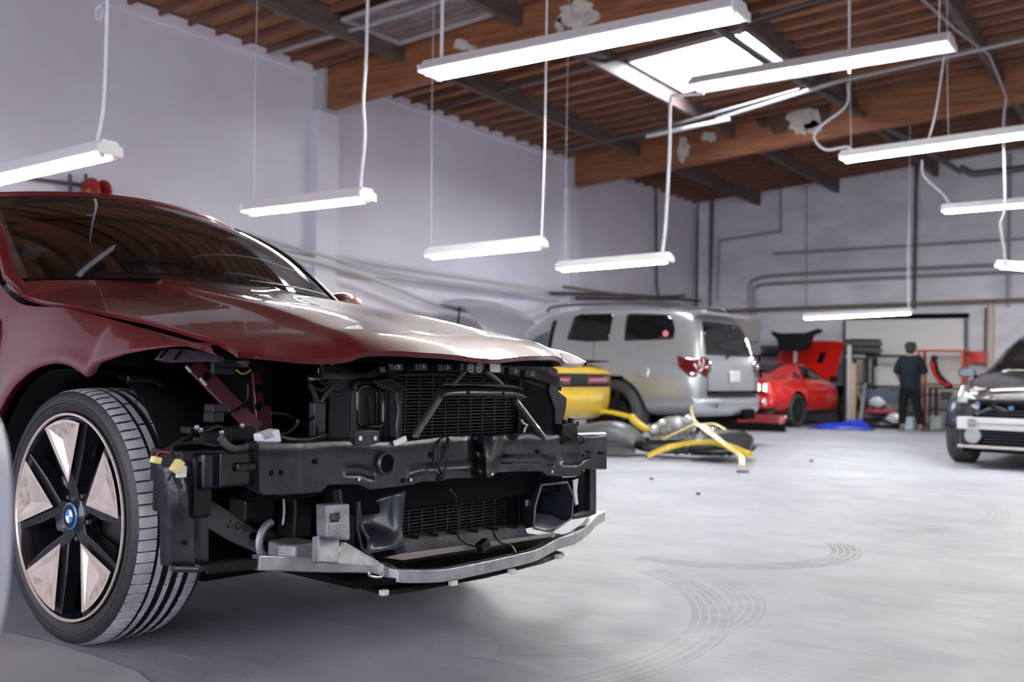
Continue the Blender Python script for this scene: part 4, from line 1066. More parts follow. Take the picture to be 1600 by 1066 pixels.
for x, y, w_, h_ in ((326, 683, .075, .03), (373, 678, .085, .04), (340, 690, .06, .022), (296, 672, .03, .02), (334, 652, .04, .03), (338, 638, .05, .025)):
    MB().box((0, 0, 0), (.05, w_, h_)).build('connector', BLK, NC, loc=U_(x, y, -.15), bevel=.004)
for x, y in ((307, 668), (378, 665), (346, 676), (313, 672)): MB().lathe([(0, .006), (.006, .005), (.008, 0)], (0, 0, 0), 'x', 8).build('clip', ALUC, NC, loc=U_(x, y, -.11))
ls = MB().bar(U_(404, 689, -.03), U_(431, 680, -.03), .05, .040, (0, 0, 1)).build('label_sleeve', mat('white label sleeve', (.66, .62, .70), .35), NC, bevel=.006); ls['label'] = 'white printed sleeve on a cable'
for k in range(3): MB().bar(U_(408+2*k, 681+2.8*k, .002), U_(424+2*k, 676+2.8*k, .002), .0012, .003, (1, 0, 0)).build('printed_line', BLKM, ls)
for (x, y, x2, y2, c_) in ((271, 737, 282, 720, (.72, .62, .25)), (242, 724, 245, 714, (.72, .66, .35))): MB().bar(U_(x, y, .0), U_(x2, y2, 0.), .022, .024, (1, 0, 0)).build('connector', mat('yellow connector', c_, .5), NC, bevel=.003)['label'] = 'yellowed plug'
MB().box((0, 0, 0), (.01, .026, .03)).build('white_tag', WHT, NC, loc=U_(283, 737, -.02))
utube('wire', [(244, 714), (262, 704), (274, 716), (268, 740), (262, 752)], .0035, BLK, -.02); utube('wire', [(276, 716), (268, 700), (285, 690)], .004, BLK, -.02)
utube('wire', [(243, 714), (250, 706), (266, 708)], .0025, mat('red wire', (.3, .02, .05), .5), -.0)
# cables hanging over and under the beam
utube('cable', [(693, 684), (687, 690), (686, 710), (685, 730), (690, 742), (682, 752)], .0045, BLK, [.0, .012, .014, .012, .01, 0]); utube('cable', [(698, 684), (703, 690), (701, 715), (694, 740), (688, 752)], .0045, BLK, [.0, .012, .014, .012, 0])
utube('cable', [(703, 766), (711, 776), (714, 795), (716, 822), (716, 838), (730, 850), (750, 856)], .0035, BLK, -.02)
utube('cable', [(714, 780), (708, 798), (698, 802)], .002, BLK, -.02); utube('cable', [(770, 828), (775, 840), (783, 848), (797, 852), (804, 862)], .004, BLK, -.0)
utube('cable', [(800, 853), (804, 858), (807, 866)], .0025, mat('tan wire', (.35, .28, .2), .5), .01)
for x, y, s_ in ((755, 853, .045), (806, 870, .035), (703, 766, .015)): MB().box((0, 0, 0), (s_*.7, s_, s_*.8), Matrix.Rotation(.4, 3, 'X')).build('connector', BLK, NC, loc=U_(x, y, .01), bevel=.004)
MB().box((0, 0, 0), (.01, .05, .016), Matrix.Rotation(.3, 3, 'X')).build('torn_tab', WHT, NC, loc=U_(625, 689, .01))
utube('white_clip', [(815, 656), (818, 662), (824, 664), (820, 670), (819, 676)], .004, WHT, -.1, sm=False); plate('square_clip', [(822, 782), (829, 781), (829, 791), (822, 792)], -.12, .004, mat('grey clip', (.35, .36, .36), .5)); 
# far side bracket and headlamp carrier
plate('headlamp_carrier', [(862, 585), (876, 588), (873, 612), (886, 622), (885, 636), (880, 660), (880, 690), (868, 690), (868, 640), (858, 612)], -.14, .02, STEELD)
fb = plate('side_bracket', [(922, 733), (932, 733), (932, 803), (920, 808), (896, 812), (896, 806), (922, 799)], -.10, .03, STEELD, label='far dark side bracket')
plate('torn_strip', [(896, 751), (904, 748), (902, 768), (904, 788), (900, 790), (897, 770)], -.10, .006, WHT)
plate('bracket_web', [(903, 736), (921, 736), (921, 799), (903, 806)], -.24, .01, BLKM)
plate('latch_cluster', [(800, 562), (850, 566), (872, 578), (870, 592), (840, 586), (800, 574)], -.16, .03, mat('burgundy black latch', (.05, .02, .028), .4, .2, coat=.4))
for x, y in ((812, 566), (832, 570), (846, 576), (858, 583)): utube('latch_wire', [(x, y-8), (x+2, y), (x-1, y+6)], .003, ALUC, -.12)
# under lip with white clips
lip = [(565, 921), (600, 931), (660, 922), (710, 912), (760, 903), (800, 893), (850, 880), (882, 868)]
rws = []
for x, y in lip:
    p = W_(x, y, .232); rws.append([p, p+Vector((-.01, 0, .012)), p+Vector((-.16, 0, .02))])
MB().grid(rws).build('lower_lip', BLK, NC, smooth=False, solid=.004)
for x, y in ((600, 926), (708, 911), (800, 893), (873, 870)):
    MB().box((0, 0, 0), (.022, .026, .018)).build('plastic_clip', mat('cream clip', (.62, .60, .52), .5), NC, loc=W_(x, y, .240), bevel=.003)
# small boxes seen in the dark below the beam
for x0, y0, x1, y1, u in ((385, 782, 432, 812, -.35), (462, 780, 488, 840, -.3), (535, 770, 556, 862, -.22)):
    ubox('black_module', x0, y0, x1, y1, u-.1, u, BLK, .01)
utube('chain_bolts', [(443, 772), (444, 800), (442, 820)], .004, ALUC, -.1)
ubox('beam_backing', 410, 700, 900, 735, -.13, -.06, BLKM, .0)
ubox('lower_crossmember', 560, 752, 880, 768, -.22, -.10, BLKM, .01)
# ================================================================== OTHER CARS
def mirror_ring(half):
    """half profile from bottom centre to top centre -> closed ring"""
    return half+[(-y, z) for y, z in half[-2:0:-1]]
def car_body(parent, secs, paint, arches, width_in=.62, sub=2, ar=.40, cutfront=None):
    """secs: (u, zbottom, zbelt, ztop, half at sill, half max, half at belt, half at roof)"""
    rings = []
    for u, zb, zs, zt, wb, wm, ws_, wt in secs:
        h = [(0, zb), (wb*.6, zb), (wb, zb+.02), (wm*.985, zb+(zs-zb)*.22), (wm, zb+(zs-zb)*.58), (lerp(wm, ws_, .5), zs-.07), (ws_, zs)]
        h += [(lerp(ws_, wt, .5)+.012, lerp(zs, zt, .5)), (wt, zt-.045), (wt*.86, zt-.004), (wt*.45, zt+.012), (0, zt+.018)]
        rings.append([(u, y, z) for y, z in mirror_ring(h)])
    o = MB().loft(rings).build('body', [paint, BLKM], parent, smooth=True, sub=sub)
    bpy.context.view_layer.update()
    dg = bpy.context.evaluated_depsgraph_get()
    base = bpy.data.meshes.new_from_object(o.evaluated_get(dg))
    o.modifiers.clear()
    o.data = base
    bm = bmesh.new(); bm.from_mesh(base); bvh = BVHTree.FromBMesh(bm); bm.free()
    # wheel arches cut as real wells
    for (u, z, r_) in arches:
        for sg in (-1, 1):
            c = MB(); c.lathe([(0, sg*width_in), (r_, sg*width_in), (r_, sg*1.3), (0, sg*1.3)], (u, 0, z), 'y', 40)
            co = c.build('cut', BLKM); 
            if parent: co.parent = parent
            md = o.modifiers.new('b', 'BOOLEAN'); md.operation = 'DIFFERENCE'; md.solver = 'EXACT'; md.object = co
            bpy.context.view_layer.update(); dg = bpy.context.evaluated_depsgraph_get()
            me = bpy.data.meshes.new_from_object(o.evaluated_get(dg)); o.modifiers.clear(); o.data = me
            bpy.data.objects.remove(co)
    me = o.data
    me.materials.clear(); me.materials.append(paint); me.materials.append(BLKM)
    for p in me.polygons:
        c = p.center; inwell = 0
        for (u, z, r_) in arches:
            if math.hypot(c.x-u, c.z-z) < r_*1.004 and abs(c.y) > width_in*.98: inwell = 1
        p.material_index = inwell; p.use_smooth = True
    try: me.set_sharp_from_angle(angle=R(35))
    except Exception: pass
    return o, bvh
def patch(name, bvh, poly, mode, m, parent, off=.006, th=.004, step=.05, label=None, smooth=True, at=None):
    """a thin panel lying on the body: poly is 2-D, projected along y ('L','R'), x ('B' rear, 'F' front) or z ('T')"""
    P = [Vector(p) for p in poly]; xs_ = [p.x for p in P]; ys_ = [p.y for p in P]
    pts = []
    n = len(P)
    for i in range(n):
        a, b = P[i], P[(i+1) % n]; k = max(1, int((b-a).length/step))
        for q_ in range(k): pts.append(a.lerp(b, q_/k))
    nb = len(pts); ed = [(i, (i+1) % nb) for i in range(nb)]
    x = min(xs_)+step*.5
    while x < max(xs_):
        y = min(ys_)+step*.5
        while y < max(ys_):
            pts.append(Vector((x, y))); y += step
        x += step
    v2, e2, f2, *_ = geometry.delaunay_2d_cdt(pts, ed, [list(range(nb))], 1, 1e-5)
    out = []; last = None; ok = True
    for v in v2:
        if mode in 'LR':
            s_ = 1 if mode == 'L' else -1; o_ = Vector((v.x, s_*4, v.y)); d = Vector((0, -s_, 0))
        elif mode in 'BF':
            s_ = -1 if mode == 'B' else 1; o_ = Vector((s_*12 if s_ > 0 else -6, v.x, v.y)); d = Vector((-s_, 0, 0))
        else: o_ = Vector((v.x, v.y, 5)); d = Vector((0, 0, -1))
        h = bvh.ray_cast(o_, d)
        if h[0] is None: out.append(None); continue
        out.append(h[0]-d*off)
    good = [p for p in out if p is not None]
    if not good: return None
    for i, p in enumerate(out):
        if p is None:
            v = v2[i]; key = (lambda g: (g.x-v.x)**2+(g.z-v.y)**2) if mode in 'LR' else (lambda g: (g.y-v.x)**2+(g.z-v.y)**2) if mode in 'BF' else (lambda g: (g.x-v.x)**2+(g.y-v.y)**2)
            out[i] = min(good, key=key)
    mb = MB(); mb.add(out, [tuple(f) for f in f2])
    o = mb.build(name, m, parent, smooth=smooth, solid=th, soff=0, ang=50)
    if label: o['label'] = label
    return o
def simple_wheel(parent, r_, w, spokes, rimm, name='wheel', rr=.70, tyre=None):
    root = empty(name, parent=parent)
    t = MB(); t.lathe([(r_*rr, .02), (r_*rr*1.03, .0), (r_*.9, -.006), (r_*.97, .015), (r_, .04), (r_, w*.3-.006), (r_-.008, w*.3), (r_, w*.3+.006), (r_, w*.5-.006), (r_-.008, w*.5), (r_, w*.5+.006), (r_, w*.72-.006), (r_-.008, w*.72), (r_, w*.72+.006), (r_, w-.04), (r_*.97, w-.015), (r_*.9, w), (r_*rr, w-.02)], (0, 0, 0), 'y', 56)
    t.build('tyre', tyre or RUB, root, smooth=True, ang=40)
    rm = MB(); rm.lathe([(r_*rr*1.01, .02), (r_*rr*1.0, .004), (r_*rr*.95, .012), (r_*rr*.92, .05), (r_*rr*.88, w-.03), (0, w-.03)], (0, 0, 0), 'y', 40); rm.build('rim', rimm, root, smooth=True)
    for k in range(spokes):
        a = 2*PI*k/spokes; c, s_ = math.cos(a), math.sin(a)
        MB().bar((r_*.08*c, .03, r_*.08*s_), (r_*rr*.96*c, .02, r_*rr*.96*s_), r_*.11 if spokes > 6 else r_*.17, .03, (0, 1, 0)).build('spoke', rimm, root)
    MB().lathe([(0, .008), (r_*.13, .01), (r_*.16, .04), (r_*.16, .09)], (0, 0, 0), 'y', 20).build('hub', rimm, root, smooth=True)
    MB().lathe([(.05, .09), (r_*.45, .09), (r_*.45, .11), (.05, .11)], (0, 0, 0), 'y', 28, closed=True).build('brake_disc', mat('brake disc steel', (.12, .12, .125), .35, .9), root, smooth=True)
    return root
def put_wheels(root, axles, half, r_, w, spokes, rimm, tyre=None, skip=()):
    first = None
    for i, u in enumerate(axles):
        for sg in (-1, 1):
            if (i, sg) in skip: continue
            if first is None: o = simple_wheel(root, r_, w, spokes, rimm, tyre=tyre); first = o; index_children()
            else: o = copy_tree(first)
            o.location = (u, sg*half, r_); o.rotation_euler = (0, 0, 0 if sg < 0 else PI)
def seam(bvh, pts, mode, parent, r_=.006, m=None, name='panel_gap'):
    out = []
    for a, b in zip(pts, pts[1:]):
        n = max(2, int(math.hypot(a[0]-b[0], a[1]-b[1])/.06))
        for k in range(n+(b is pts[-1])):
            x, y = lerp(a[0], b[0], k/n), lerp(a[1], b[1], k/n)
            if mode in 'LR': s_ = 1 if mode == 'L' else -1; h = bvh.ray_cast(Vector((x, 4*s_, y)), Vector((0, -s_, 0)))
            elif mode in 'BF': s_ = -1 if mode == 'B' else 1; h = bvh.ray_cast(Vector((12 if s_ > 0 else -6, x, y)), Vector((-s_, 0, 0)))
            else: h = bvh.ray_cast(Vector((x, y, 5)), Vector((0, 0, -1)))
            if h[0] is not None: out.append(h[0])
    if len(out) > 1: return MB().tube(out, r_, 5).build(name, m or BLKM, parent)
def rr_poly(x0, y0, x1, y1, r_, n=4, skew=0):
    out = []
    for q_, (cx, cy) in enumerate(((x1-r_, y1-r_), (x0+r_, y1-r_), (x0+r_, y0+r_), (x1-r_, y0+r_))):
        for k in range(n+1):
            t = R(90*q_+90*k/n); out.append((cx+r_*math.cos(t)+skew*(cy-y0), cy+r_*math.sin(t)))
    return out
GLD = mat('dark tinted car glass', (.006, .007, .008), .05, coat=.3, spec=.5)
GLT = mat('teal tinted car glass', (.05, .11, .11), .08, coat=1, spec=.8)
LRED = mat('dark red lamp lens', (.10, .006, .012), .08, coat=1)
LREDB = mat('bright red lamp lens', (.5, .02, .02), .15, coat=1)
LCLR = mat('clear lamp lens', (.55, .57, .60), .12, .3, coat=1)

# ---------------------------------------------------------------- silver SUV
SILV = mat('silver car paint', (.42, .435, .47), .28, .5, coat=.8)
suv = empty('car', (-5.22, 12.98, 0), R(177)); tag(suv, 'silver SUV with roof rails and tinted glass, seen from its rear corner', 'car')
LS = 4.62
secs = [(-.02, .52, 1.02, 1.10, .70, .86, .84, .72), (.06, .46, 1.08, 1.20, .84, .96, .90, .76), (.12, .44, 1.16, 1.62, .86, .985, .90, .70), (.30, .42, 1.19, 1.80, .88, 1.0, .915, .71), (.7, .40, 1.20, 1.845, .88, 1.0, .915, .72), (1.5, .40, 1.20, 1.865, .88, 1.0, .915, .73), (2.3, .38, 1.20, 1.85, .88, 1.0, .915, .73), (2.75, .38, 1.19, 1.74, .88, 1.0, .91, .71), (3.10, .38, 1.18, 1.48, .88, 1.0, .90, .71), (3.42, .38, 1.16, 1.20, .88, .99, .88, .72), (4.0, .40, 1.08, 1.10, .86, .98, .86, .72), (4.4, .42, 1.0, 1.03, .82, .92, .82, .70), (4.6, .48, .90, .94, .66, .78, .72, .6)]
sb_, sv_ = car_body(suv, secs, SILV, [(1.27, .43, .50), (3.75, .43, .50)], ar=.5)
sb_['label'] = 'silver SUV body'
put_wheels(suv, (1.27, 3.75), 1.005, .44, .30, 5, mat('dark alloy', (.03, .03, .033), .4, .5), tyre=mat('grey worn tyre', (.06, .06, .068), .7, noise=.3))
MB().box((-.06, 0, .735), (.16, 1.5, .035)).build('bumper_gap', BLKM, suv)
_si = Matrix.Rotation(-R(177), 3, 'Z')
def SU(px, py, y=12.0):   # photo sight line met with the near side of the SUV -> (u, w)
    p = _si @ (PY(px, py, y)-Vector((-5.22, 12.98, 0))); return (p.x, p.z)
for nm, pl_, m in (('quarter_window', [(961, 490), (970, 488), (1028, 490), (1038, 500), (1044, 515), (1044, 529), (1000, 531), (965, 532)], GLD),
                   ('rear_door_window', [(876, 493), (884, 489), (936, 488), (940, 491), (940, 532), (905, 533), (871, 530)], GLD)):
    patch(nm, sv_, [SU(*p) for p in pl_], 'L', m, suv)
    patch(nm, sv_, [SU(*p) for p in pl_], 'R', m, suv)
for md in 'LR':
    patch('front_door_window', sv_, [(2.43, 1.24), (2.92, 1.24), (2.78, 1.40), (2.6, 1.50), (2.43, 1.54)], md, GLT, suv)
    for pts in ([(1.62, .50), (1.62, 1.18), (1.66, 1.72)], [(2.36, .45), (2.36, 1.2), (2.34, 1.7)], [(1.62, .50), (3.2, .48)]): seam(sv_, pts, md, suv, .005)
    patch('pillar_black', sv_, [(2.34, 1.22), (2.41, 1.22), (2.41, 1.70), (2.34, 1.70)], md, BLK, suv, off=.004)
    patch('fuel_flap', sv_, rr_poly(.72, .90, .90, 1.06, .05), md, SILV, suv, off=.008) if md == 'L' else None
    for u in (1.72, 2.55):
        s_ = 1 if md == 'L' else -1
        MB().tube(smooth_path([(u, s_*.955, 1.06), (u+.03, s_*1.0, 1.065), (u+.17, s_*1.0, 1.065), (u+.20, s_*.955, 1.06)], 3), .015, 8).build('door_handle', CHR, suv, smooth=True)
        
patch('windshield', sv_, [(-.62, 1.24), (.62, 1.24), (.55, 1.60), (-.55, 1.60)], 'F', GLD, suv)
# rear: window, lamps, plate, garnish, wiper, bumper
patch('rear_window', sv_, [(-.70, 1.22), (.70, 1.22), (.66, 1.50), (.56, 1.66), (-.56, 1.66), (-.66, 1.50)], 'B', GLD, suv, step=.06)
MB().grid([[(x, y*k, z) for y in (-.70, -.4, 0, .4, .70)] for x, k, z in ((.30, 1, 1.815), (.12, 1, 1.80), (.02, .98, 1.765), (.03, .97, 1.735), (.2, .96, 1.73))]).build('rear_spoiler', SILV, suv, smooth=True, solid=.012, sub=1)
for s_ in (1, -1):
    md = 'B'
    lens = [(s_*.66, 1.16), (s_*.80, 1.20), (s_*.955, 1.14), (s_*.955, 1.00), (s_*.80, .93), (s_*.66, 1.02)]
    patch('tail_lamp', sv_, lens, 'B', LRED, suv, off=.012, step=.04)
    patch('tail_lamp_side', sv_, [(.06, 1.15), (.34, 1.20), (.30, 1.06), (.12, .92), (.05, .94)], 'L' if s_ > 0 else 'R', LRED, suv, off=.010, step=.04)
    for k in range(2): MB().lathe([(0, -.012), (.028, -.008), (.03, 0)], (0, 0, 0), 'x', 12).build('lamp_bulb', LCLR, suv, loc=(.02, s_*(.74+.11*k), 1.06+.02*k))
    patch('reflector', sv_, rr_poly(s_*.86-.05, .60, s_*.86+.05, .66, .02), 'B', LRED, suv)
patch('licence_plate', sv_, rr_poly(-.16, .86, .16, 1.02, .02), 'B', mat('white plate', (.7, .7, .72), .4), suv, off=.02)
for k in range(6): MB().box((-.01, -.115+.045*k, .94), (.004, .012, .05)).build('plate_digit', mat('plate blue', (.03, .05, .2), .4), suv, loc=(-.012, 0, 0))
MB().box((.03, 0, 1.06), (.05, .62, .035)).build('plate_garnish', CHR, suv, bevel=.01)
MB().tube(smooth_path([(.05, .22, 1.10), (.02, .12, 1.20), (.03, 0, 1.235), (.05, -.3, 1.27)], 3), .012, 6).build('rear_wiper', BLK, suv, smooth=True)
seam(sv_, [(-.74, 1.2), (-.74, .70), (.74, .70), (.74, 1.2)], 'B', suv, .006)
# rear bumper with step and hitch
bs_ = MB(); rws = []
for x, z in ((.10, .70), (-.10, .70), (-.13, .64), (-.12, .48), (-.02, .42), (.1, .42)):
    rws.append([(x+.22*(abs(t))**5 , .985*t, z) for t in [-1+2*k/14 for k in range(15)]])
MB().grid(rws).build('rear_bumper', SILV, suv, smooth=True, sub=1, solid=.01)
for s_ in (1, -1): MB().lathe([(.0, -.006), (.030, -.004), (.034, .004)], (0, 0, 0), 'x', 16).build('parking_sensor', mat('grey bronze cap', (.10, .06, .05), .4), suv, loc=(-.12, s_*.72, .57))
MB().lathe([(.0, -.01), (.055, -.006), (.06, .01)], (0, 0, 0), 'x', 20).build('round_lamp', LCLR, suv, loc=(-.12, -.78, .60))
MB().box((-.02, -.25, .44), (.24, .34, .13)).build('tow_hitch', BLKM, suv, bevel=.01)
MB().box((1.9, 0, .36), (3.4, 1.2, .12)).build('underbody', BLKM, suv)
for s_ in (1, -1):
    MB().tube(smooth_path([(.40, s_*.60, 1.83), (.48, s_*.62, 1.90), (.9, s_*.63, 1.915), (2.0, s_*.63, 1.92), (2.5, s_*.62, 1.90), (2.62, s_*.60, 1.84)], 5), .018, 8).build('roof_rail', COND if s_ > 0 else COND, suv, smooth=True)
    MB().lathe([(0, -.11), (.06, -.10), (.09, 0), (.06, .10), (0, .11)], (0, 0, 0), 'z', 14).build('door_mirror', SILV, suv, smooth=True, loc=(2.95, s_*1.05, 1.26))
MB().lathe([(0, -.004), (.042, -.003), (.043, .0)], (0, 0, 0), 'y', 20).build('sticker', mat('pink sticker', (.75, .22, .30), .5), suv, loc=(SU(1037, 521)[0], .955, SU(1037, 521)[1])) 
# ---------------------------------------------------------------- yellow coupe rear
YEL = mat('yellow car paint', (.60, .40, .02), .3, .1, coat=1)
yc = empty('car', (-6.22, 10.62, 0), R(180)); tag(yc, 'yellow muscle car with black tail panel, parked before the silver SUV', 'car')
secs = [(-.0, .46, .90, 1.0, .60, .84, .86, .80), (.05, .40, .96, 1.04, .78, .92, .90, .82), (.3, .34, .99, 1.06, .82, .95, .90, .80), (.8, .30, 1.0, 1.12, .84, .955, .88, .70), (1.3, .28, 1.0, 1.32, .84, .955, .86, .58), (1.9, .28, .98, 1.36, .84, .955, .86, .57), (2.4, .28, .97, 1.25, .84, .955, .86, .6), (2.8, .28, .96, 1.02, .84, .955, .84, .7), (3.3, .3, .92, .96, .82, .95, .82, .66), (3.55, .4, .8, .84, .7, .85, .7, .5)]
yb_, yv = car_body(yc, secs, YEL, [(1.05, .34, .40), (2.9, .34, .40)])
put_wheels(yc, (1.05, 2.9), .945, .34, .25, 5, mat('dark alloy', (.03, .03, .033), .4, .5))
patch('tail_panel', yv, rr_poly(-.82, .79, .82, .95, .03), 'B', BLK, yc, off=.006)
for s_ in (1, -1): 
    patch('tail_lamp', yv, rr_poly(s_*.47-.27, .82, s_*.47+.27, .925, .03), 'B', LRED, yc, off=.012)
    patch('lamp_glow_bar', yv, rr_poly(s_*.47-.23, .855, s_*.47+.23, .885, .01), 'B', mat('pink lamp bar', (.5, .12, .16), .3, coat=1), yc, off=.018)
    patch('reflector', yv, rr_poly(s_*.62-.1, .43, s_*.62+.1, .47, .01), 'B', LRED, yc, off=.008)
patch('licence_recess', yv, rr_poly(-.2, .52, .2, .66, .02), 'B', BLK, yc)
patch('deck_lid_black', yv, [(.08, -.74), (.8, -.6), (.8, .6), (.08, .74)], 'T', BLK, yc, off=.006)
MB().grid([[(x, y, z+.0) for y in (-.82, -.4, 0, .4, .82)] for x, z in ((.22, 1.09), (.06, 1.12), (.0, 1.12), (.03, 1.09))]).build('rear_spoiler', BLK, yc, smooth=True, solid=.015, sub=1)
for s_ in (1, -1): patch('side_window', yv, [(1.15, 1.05), (2.45, 1.03), (2.2, 1.22), (1.8, 1.30), (1.35, 1.27)], 'L' if s_ > 0 else 'R', GLD, yc)
patch('rear_window', yv, [(.85, -.5), (1.28, -.48), (1.28, .48), (.85, .5)], 'T', GLD, yc, off=.006)
MB().grid([[(x+.18*abs(t)**4, .93*t, z) for t in [-1+.2*k for k in range(11)]] for x, z in ((.05, .76), (-.05, .74), (-.07, .60), (-.03, .42), (.1, .38))]).build('rear_bumper', YEL, yc, smooth=True, solid=.012, sub=1)
WP = mat('white car paint', (.62, .62, .62), .3, coat=1)
hb = MB(); hb.grid([[(u, y, w-.10*abs(y)**3+.02*(abs(y) < .45)) for y in (-.80, -.6, -.35, 0, .35, .6, .80)] for u, w in ((3.42, 1.26), (3.56, 1.56), (3.85, 1.86), (4.15, 2.03), (4.42, 2.10), (4.5, 2.08))]).build('raised_bonnet', SILV, suv, smooth=True, solid=.03, sub=1)
MB().bar((4.3, .7, 1.0), (4.2, .68, 1.98), .02, .02).build('bonnet_stay', BLK, suv)
MB().box((3.95, 0, .98), (.7, 1.3, .18)).build('engine', BLKM, suv, bevel=.03)
# ---------------------------------------------------------------- red sports car, bonnet up
REDC = mat('bright red car paint', (.62, .012, .008), .28, coat=1)
rc = empty('car', (-7.42, 18.35, 0), R(81.5)); tag(rc, 'bright red sports coupe at the back with its bonnet raised', 'car'); rc.scale = (.93, .93, .93)
secs = [(-.0, .42, .86, .94, .60, .80, .78, .70), (.06, .36, .92, .99, .74, .90, .84, .72), (.35, .30, .98, 1.02, .80, .955, .82, .68), (.8, .26, .97, 1.10, .84, .965, .80, .56), (1.25, .24, .96, 1.27, .84, .955, .80, .52), (1.75, .24, .95, 1.345, .84, .94, .80, .54), (2.2, .24, .94, 1.34, .84, .94, .80, .55), (2.55, .24, .93, 1.22, .84, .94, .80, .58), (2.9, .25, .92, 1.02, .84, .95, .80, .66), (2.96, .26, .92, .96, .84, .95, .80, .66), (2.97, .3, .9, .94, .80, .92, .78, .64)]
rb_, rv = car_body(rc, secs, REDC, [(1.08, .345, .40)])
rb_['label'] = 'bright red body'
simple = mat('graphite alloy', (.045, .045, .05), .35, .6)
put_wheels(rc, (1.08, 3.75), .95, .345, .26, 10, simple)
for md in 'LR':
    patch('side_window', rv, [(1.62, 1.0), (2.78, .97), (2.62, 1.06), (2.38, 1.18), (2.1, 1.27), (1.75, 1.26)], md, GLD, rc, step=.04)
    patch('quarter_window', rv, [(1.22, 1.02), (1.50, 1.01), (1.50, 1.13), (1.40, 1.13)], md, GLD, rc, step=.04)
    seam(rv, [(1.55, .35), (1.52, .9), (1.56, 1.0)], md, rc, .005); seam(rv, [(2.85, .35), (2.86, .94)], md, rc, .005)
    patch('sill', rv, [(1.5, .26), (2.9, .27), (2.9, .34), (1.5, .34)], md, BLK, rc, off=.01)
patch('rear_window', rv, [(.72, -.46), (1.5, -.42), (1.5, .42), (.72, .46)], 'T', GLD, rc, off=.006)
for s_ in (1, -1):
    for k in range(3):
        y = s_*(.50+.13*k)
        patch('tail_lamp', rv, [(y-.035, .72), (y+.035, .72), (y+.03, .88), (y-.03, .88)], 'B', mat('lit tail lamp', (.9, .7, .7), .3, coat=1, emit=((1, .55, .5), 3.0)) if s_ < 0 else LREDB, rc, off=.012, step=.03)
patch('tail_panel', rv, rr_poly(-.80, .69, .80, .90, .03), 'B', BLK, rc, off=.005)
MB().grid([[(x, y, z+.02*(abs(y) > .6)) for y in (-.74, -.4, 0, .4, .74)] for x, z in ((.25, 1.10), (.10, 1.15), (.0, 1.16), (.04, 1.12))]).build('rear_spoiler', BLK, rc, smooth=True, solid=.02, sub=1)
for s_ in (1, -1):
    MB().bar((.14, s_*.6, 1.0), (.12, s_*.6, 1.13), .05, .03).build('spoiler_foot', BLK, rc)
    MB().lathe([(0, -.09), (.05, -.08), (.075, 0), (.05, .08), (0, .09)], (0, 0, 0), 'y', 14).build('door_mirror', BLK, rc, smooth=True, loc=(2.62, s_*.98, 1.0))
MB().grid([[(x+.15*abs(t)**4, .93*t, z) for t in [-1+.2*k for k in range(11)]] for x, z in ((.04, .40), (-.07, .36), (-.05, .22), (.15, .20))]).build('diffuser', BLK, rc, smooth=True, solid=.02)
MB().grid([[(x+.16*abs(t)**4, .92*t, z) for t in [-1+.2*k for k in range(11)]] for x, z in ((.05, .68), (-.05, .66), (-.07, .52), (-.05, .38))]).build('rear_bumper', REDC, rc, smooth=True, solid=.012, sub=1)
patch('roof_black', rv, [(1.6, -.2), (2.3, -.2), (2.3, .2), (1.6, .2)], 'T', REDC, rc)
# windshield + raised bonnet leaning above it
patch('windshield', rv, [(-.55, 1.0), (.55, 1.0), (.46, 1.26), (-.46, 1.26)], 'F', GLD, rc)
rws = []
for k in range(8):
    t = k/7
    rws.append([(3.05+.62*t-.10*math.sin(t*PI)*0, (.80-.04*t)*s_, 1.0+.82*t+.07*math.sin(t*2.4)-.05*abs(s_)**3) for s_ in (-1, -.8, -.45, -.15, .15, .45, .8, 1)])
bn = MB().grid(rws).build('bonnet', REDC, rc, smooth=True, solid=.03, sub=1)
MB().box((3.33, -.35, 1.47), (.30, .14, .03), Matrix.Rotation(R(-52), 3, 'Y')).build('bonnet_vent', BLK, bn)
MB().box((3.5, .0, .60), (1.1, 1.25, .5)).build('engine', BLKM, rc, bevel=.04)
MB().box((4.2, 0, .45), (.08, 1.5, .12)).build('front_beam', COND, rc)
# ---------------------------------------------------------------- dark crossover at right, front stripped
DG = mat('dark grey metallic paint', (.055, .050, .060), .25, .5, coat=1)
tc = empty('car', (-1.535, 12.01, 0), R(-92.6)); tag(tc, 'dark grey crossover at the right edge with its front bumper removed', 'car')
secs = [(-.30, .52, .74, .78, .55, .72, .68, .55), (-.42, .34, .80, .86, .70, .86, .78, .60), (-.85, .30, .90, .955, .76, .95, .86, .66), (-1.3, .28, .97, 1.03, .80, .96, .86, .68), (-1.62, .26, 1.0, 1.07, .82, .96, .87, .70), (-2.1, .26, 1.02, 1.40, .82, .96, .86, .60), (-2.5, .26, 1.03, 1.565, .82, .96, .86, .58), (-3.1, .26, 1.04, 1.60, .82, .96, .86, .58), (-3.9, .26, 1.06, 1.50, .82, .96, .86, .55), (-4.4, .30, 1.08, 1.25, .80, .95, .84, .55), (-4.65, .45, .95, 1.0, .7, .85, .7, .5)]
tb, tv = car_body(tc, secs, DG, [(-.85, .36, .42), (-3.74, .36, .42)], width_in=.60)
TD = mat('dusty dark tyre', (.06, .06, .065), .7, noise=.3)
put_wheels(tc, (-.85, -3.74), .955, .36, .26, 5, mat('dark alloy', (.03, .03, .033), .4, .5), tyre=TD)
patch('windshield', tv, [(-.70, 1.06), (.70, 1.06), (.60, 1.50), (-.60, 1.50)], 'F', GLD, tc, step=.06)
patch('roof_glass', tv, [(-2.65, -.5), (-3.8, -.5), (-3.8, .5), (-2.65, .5)], 'T', GLD, tc, off=.006)
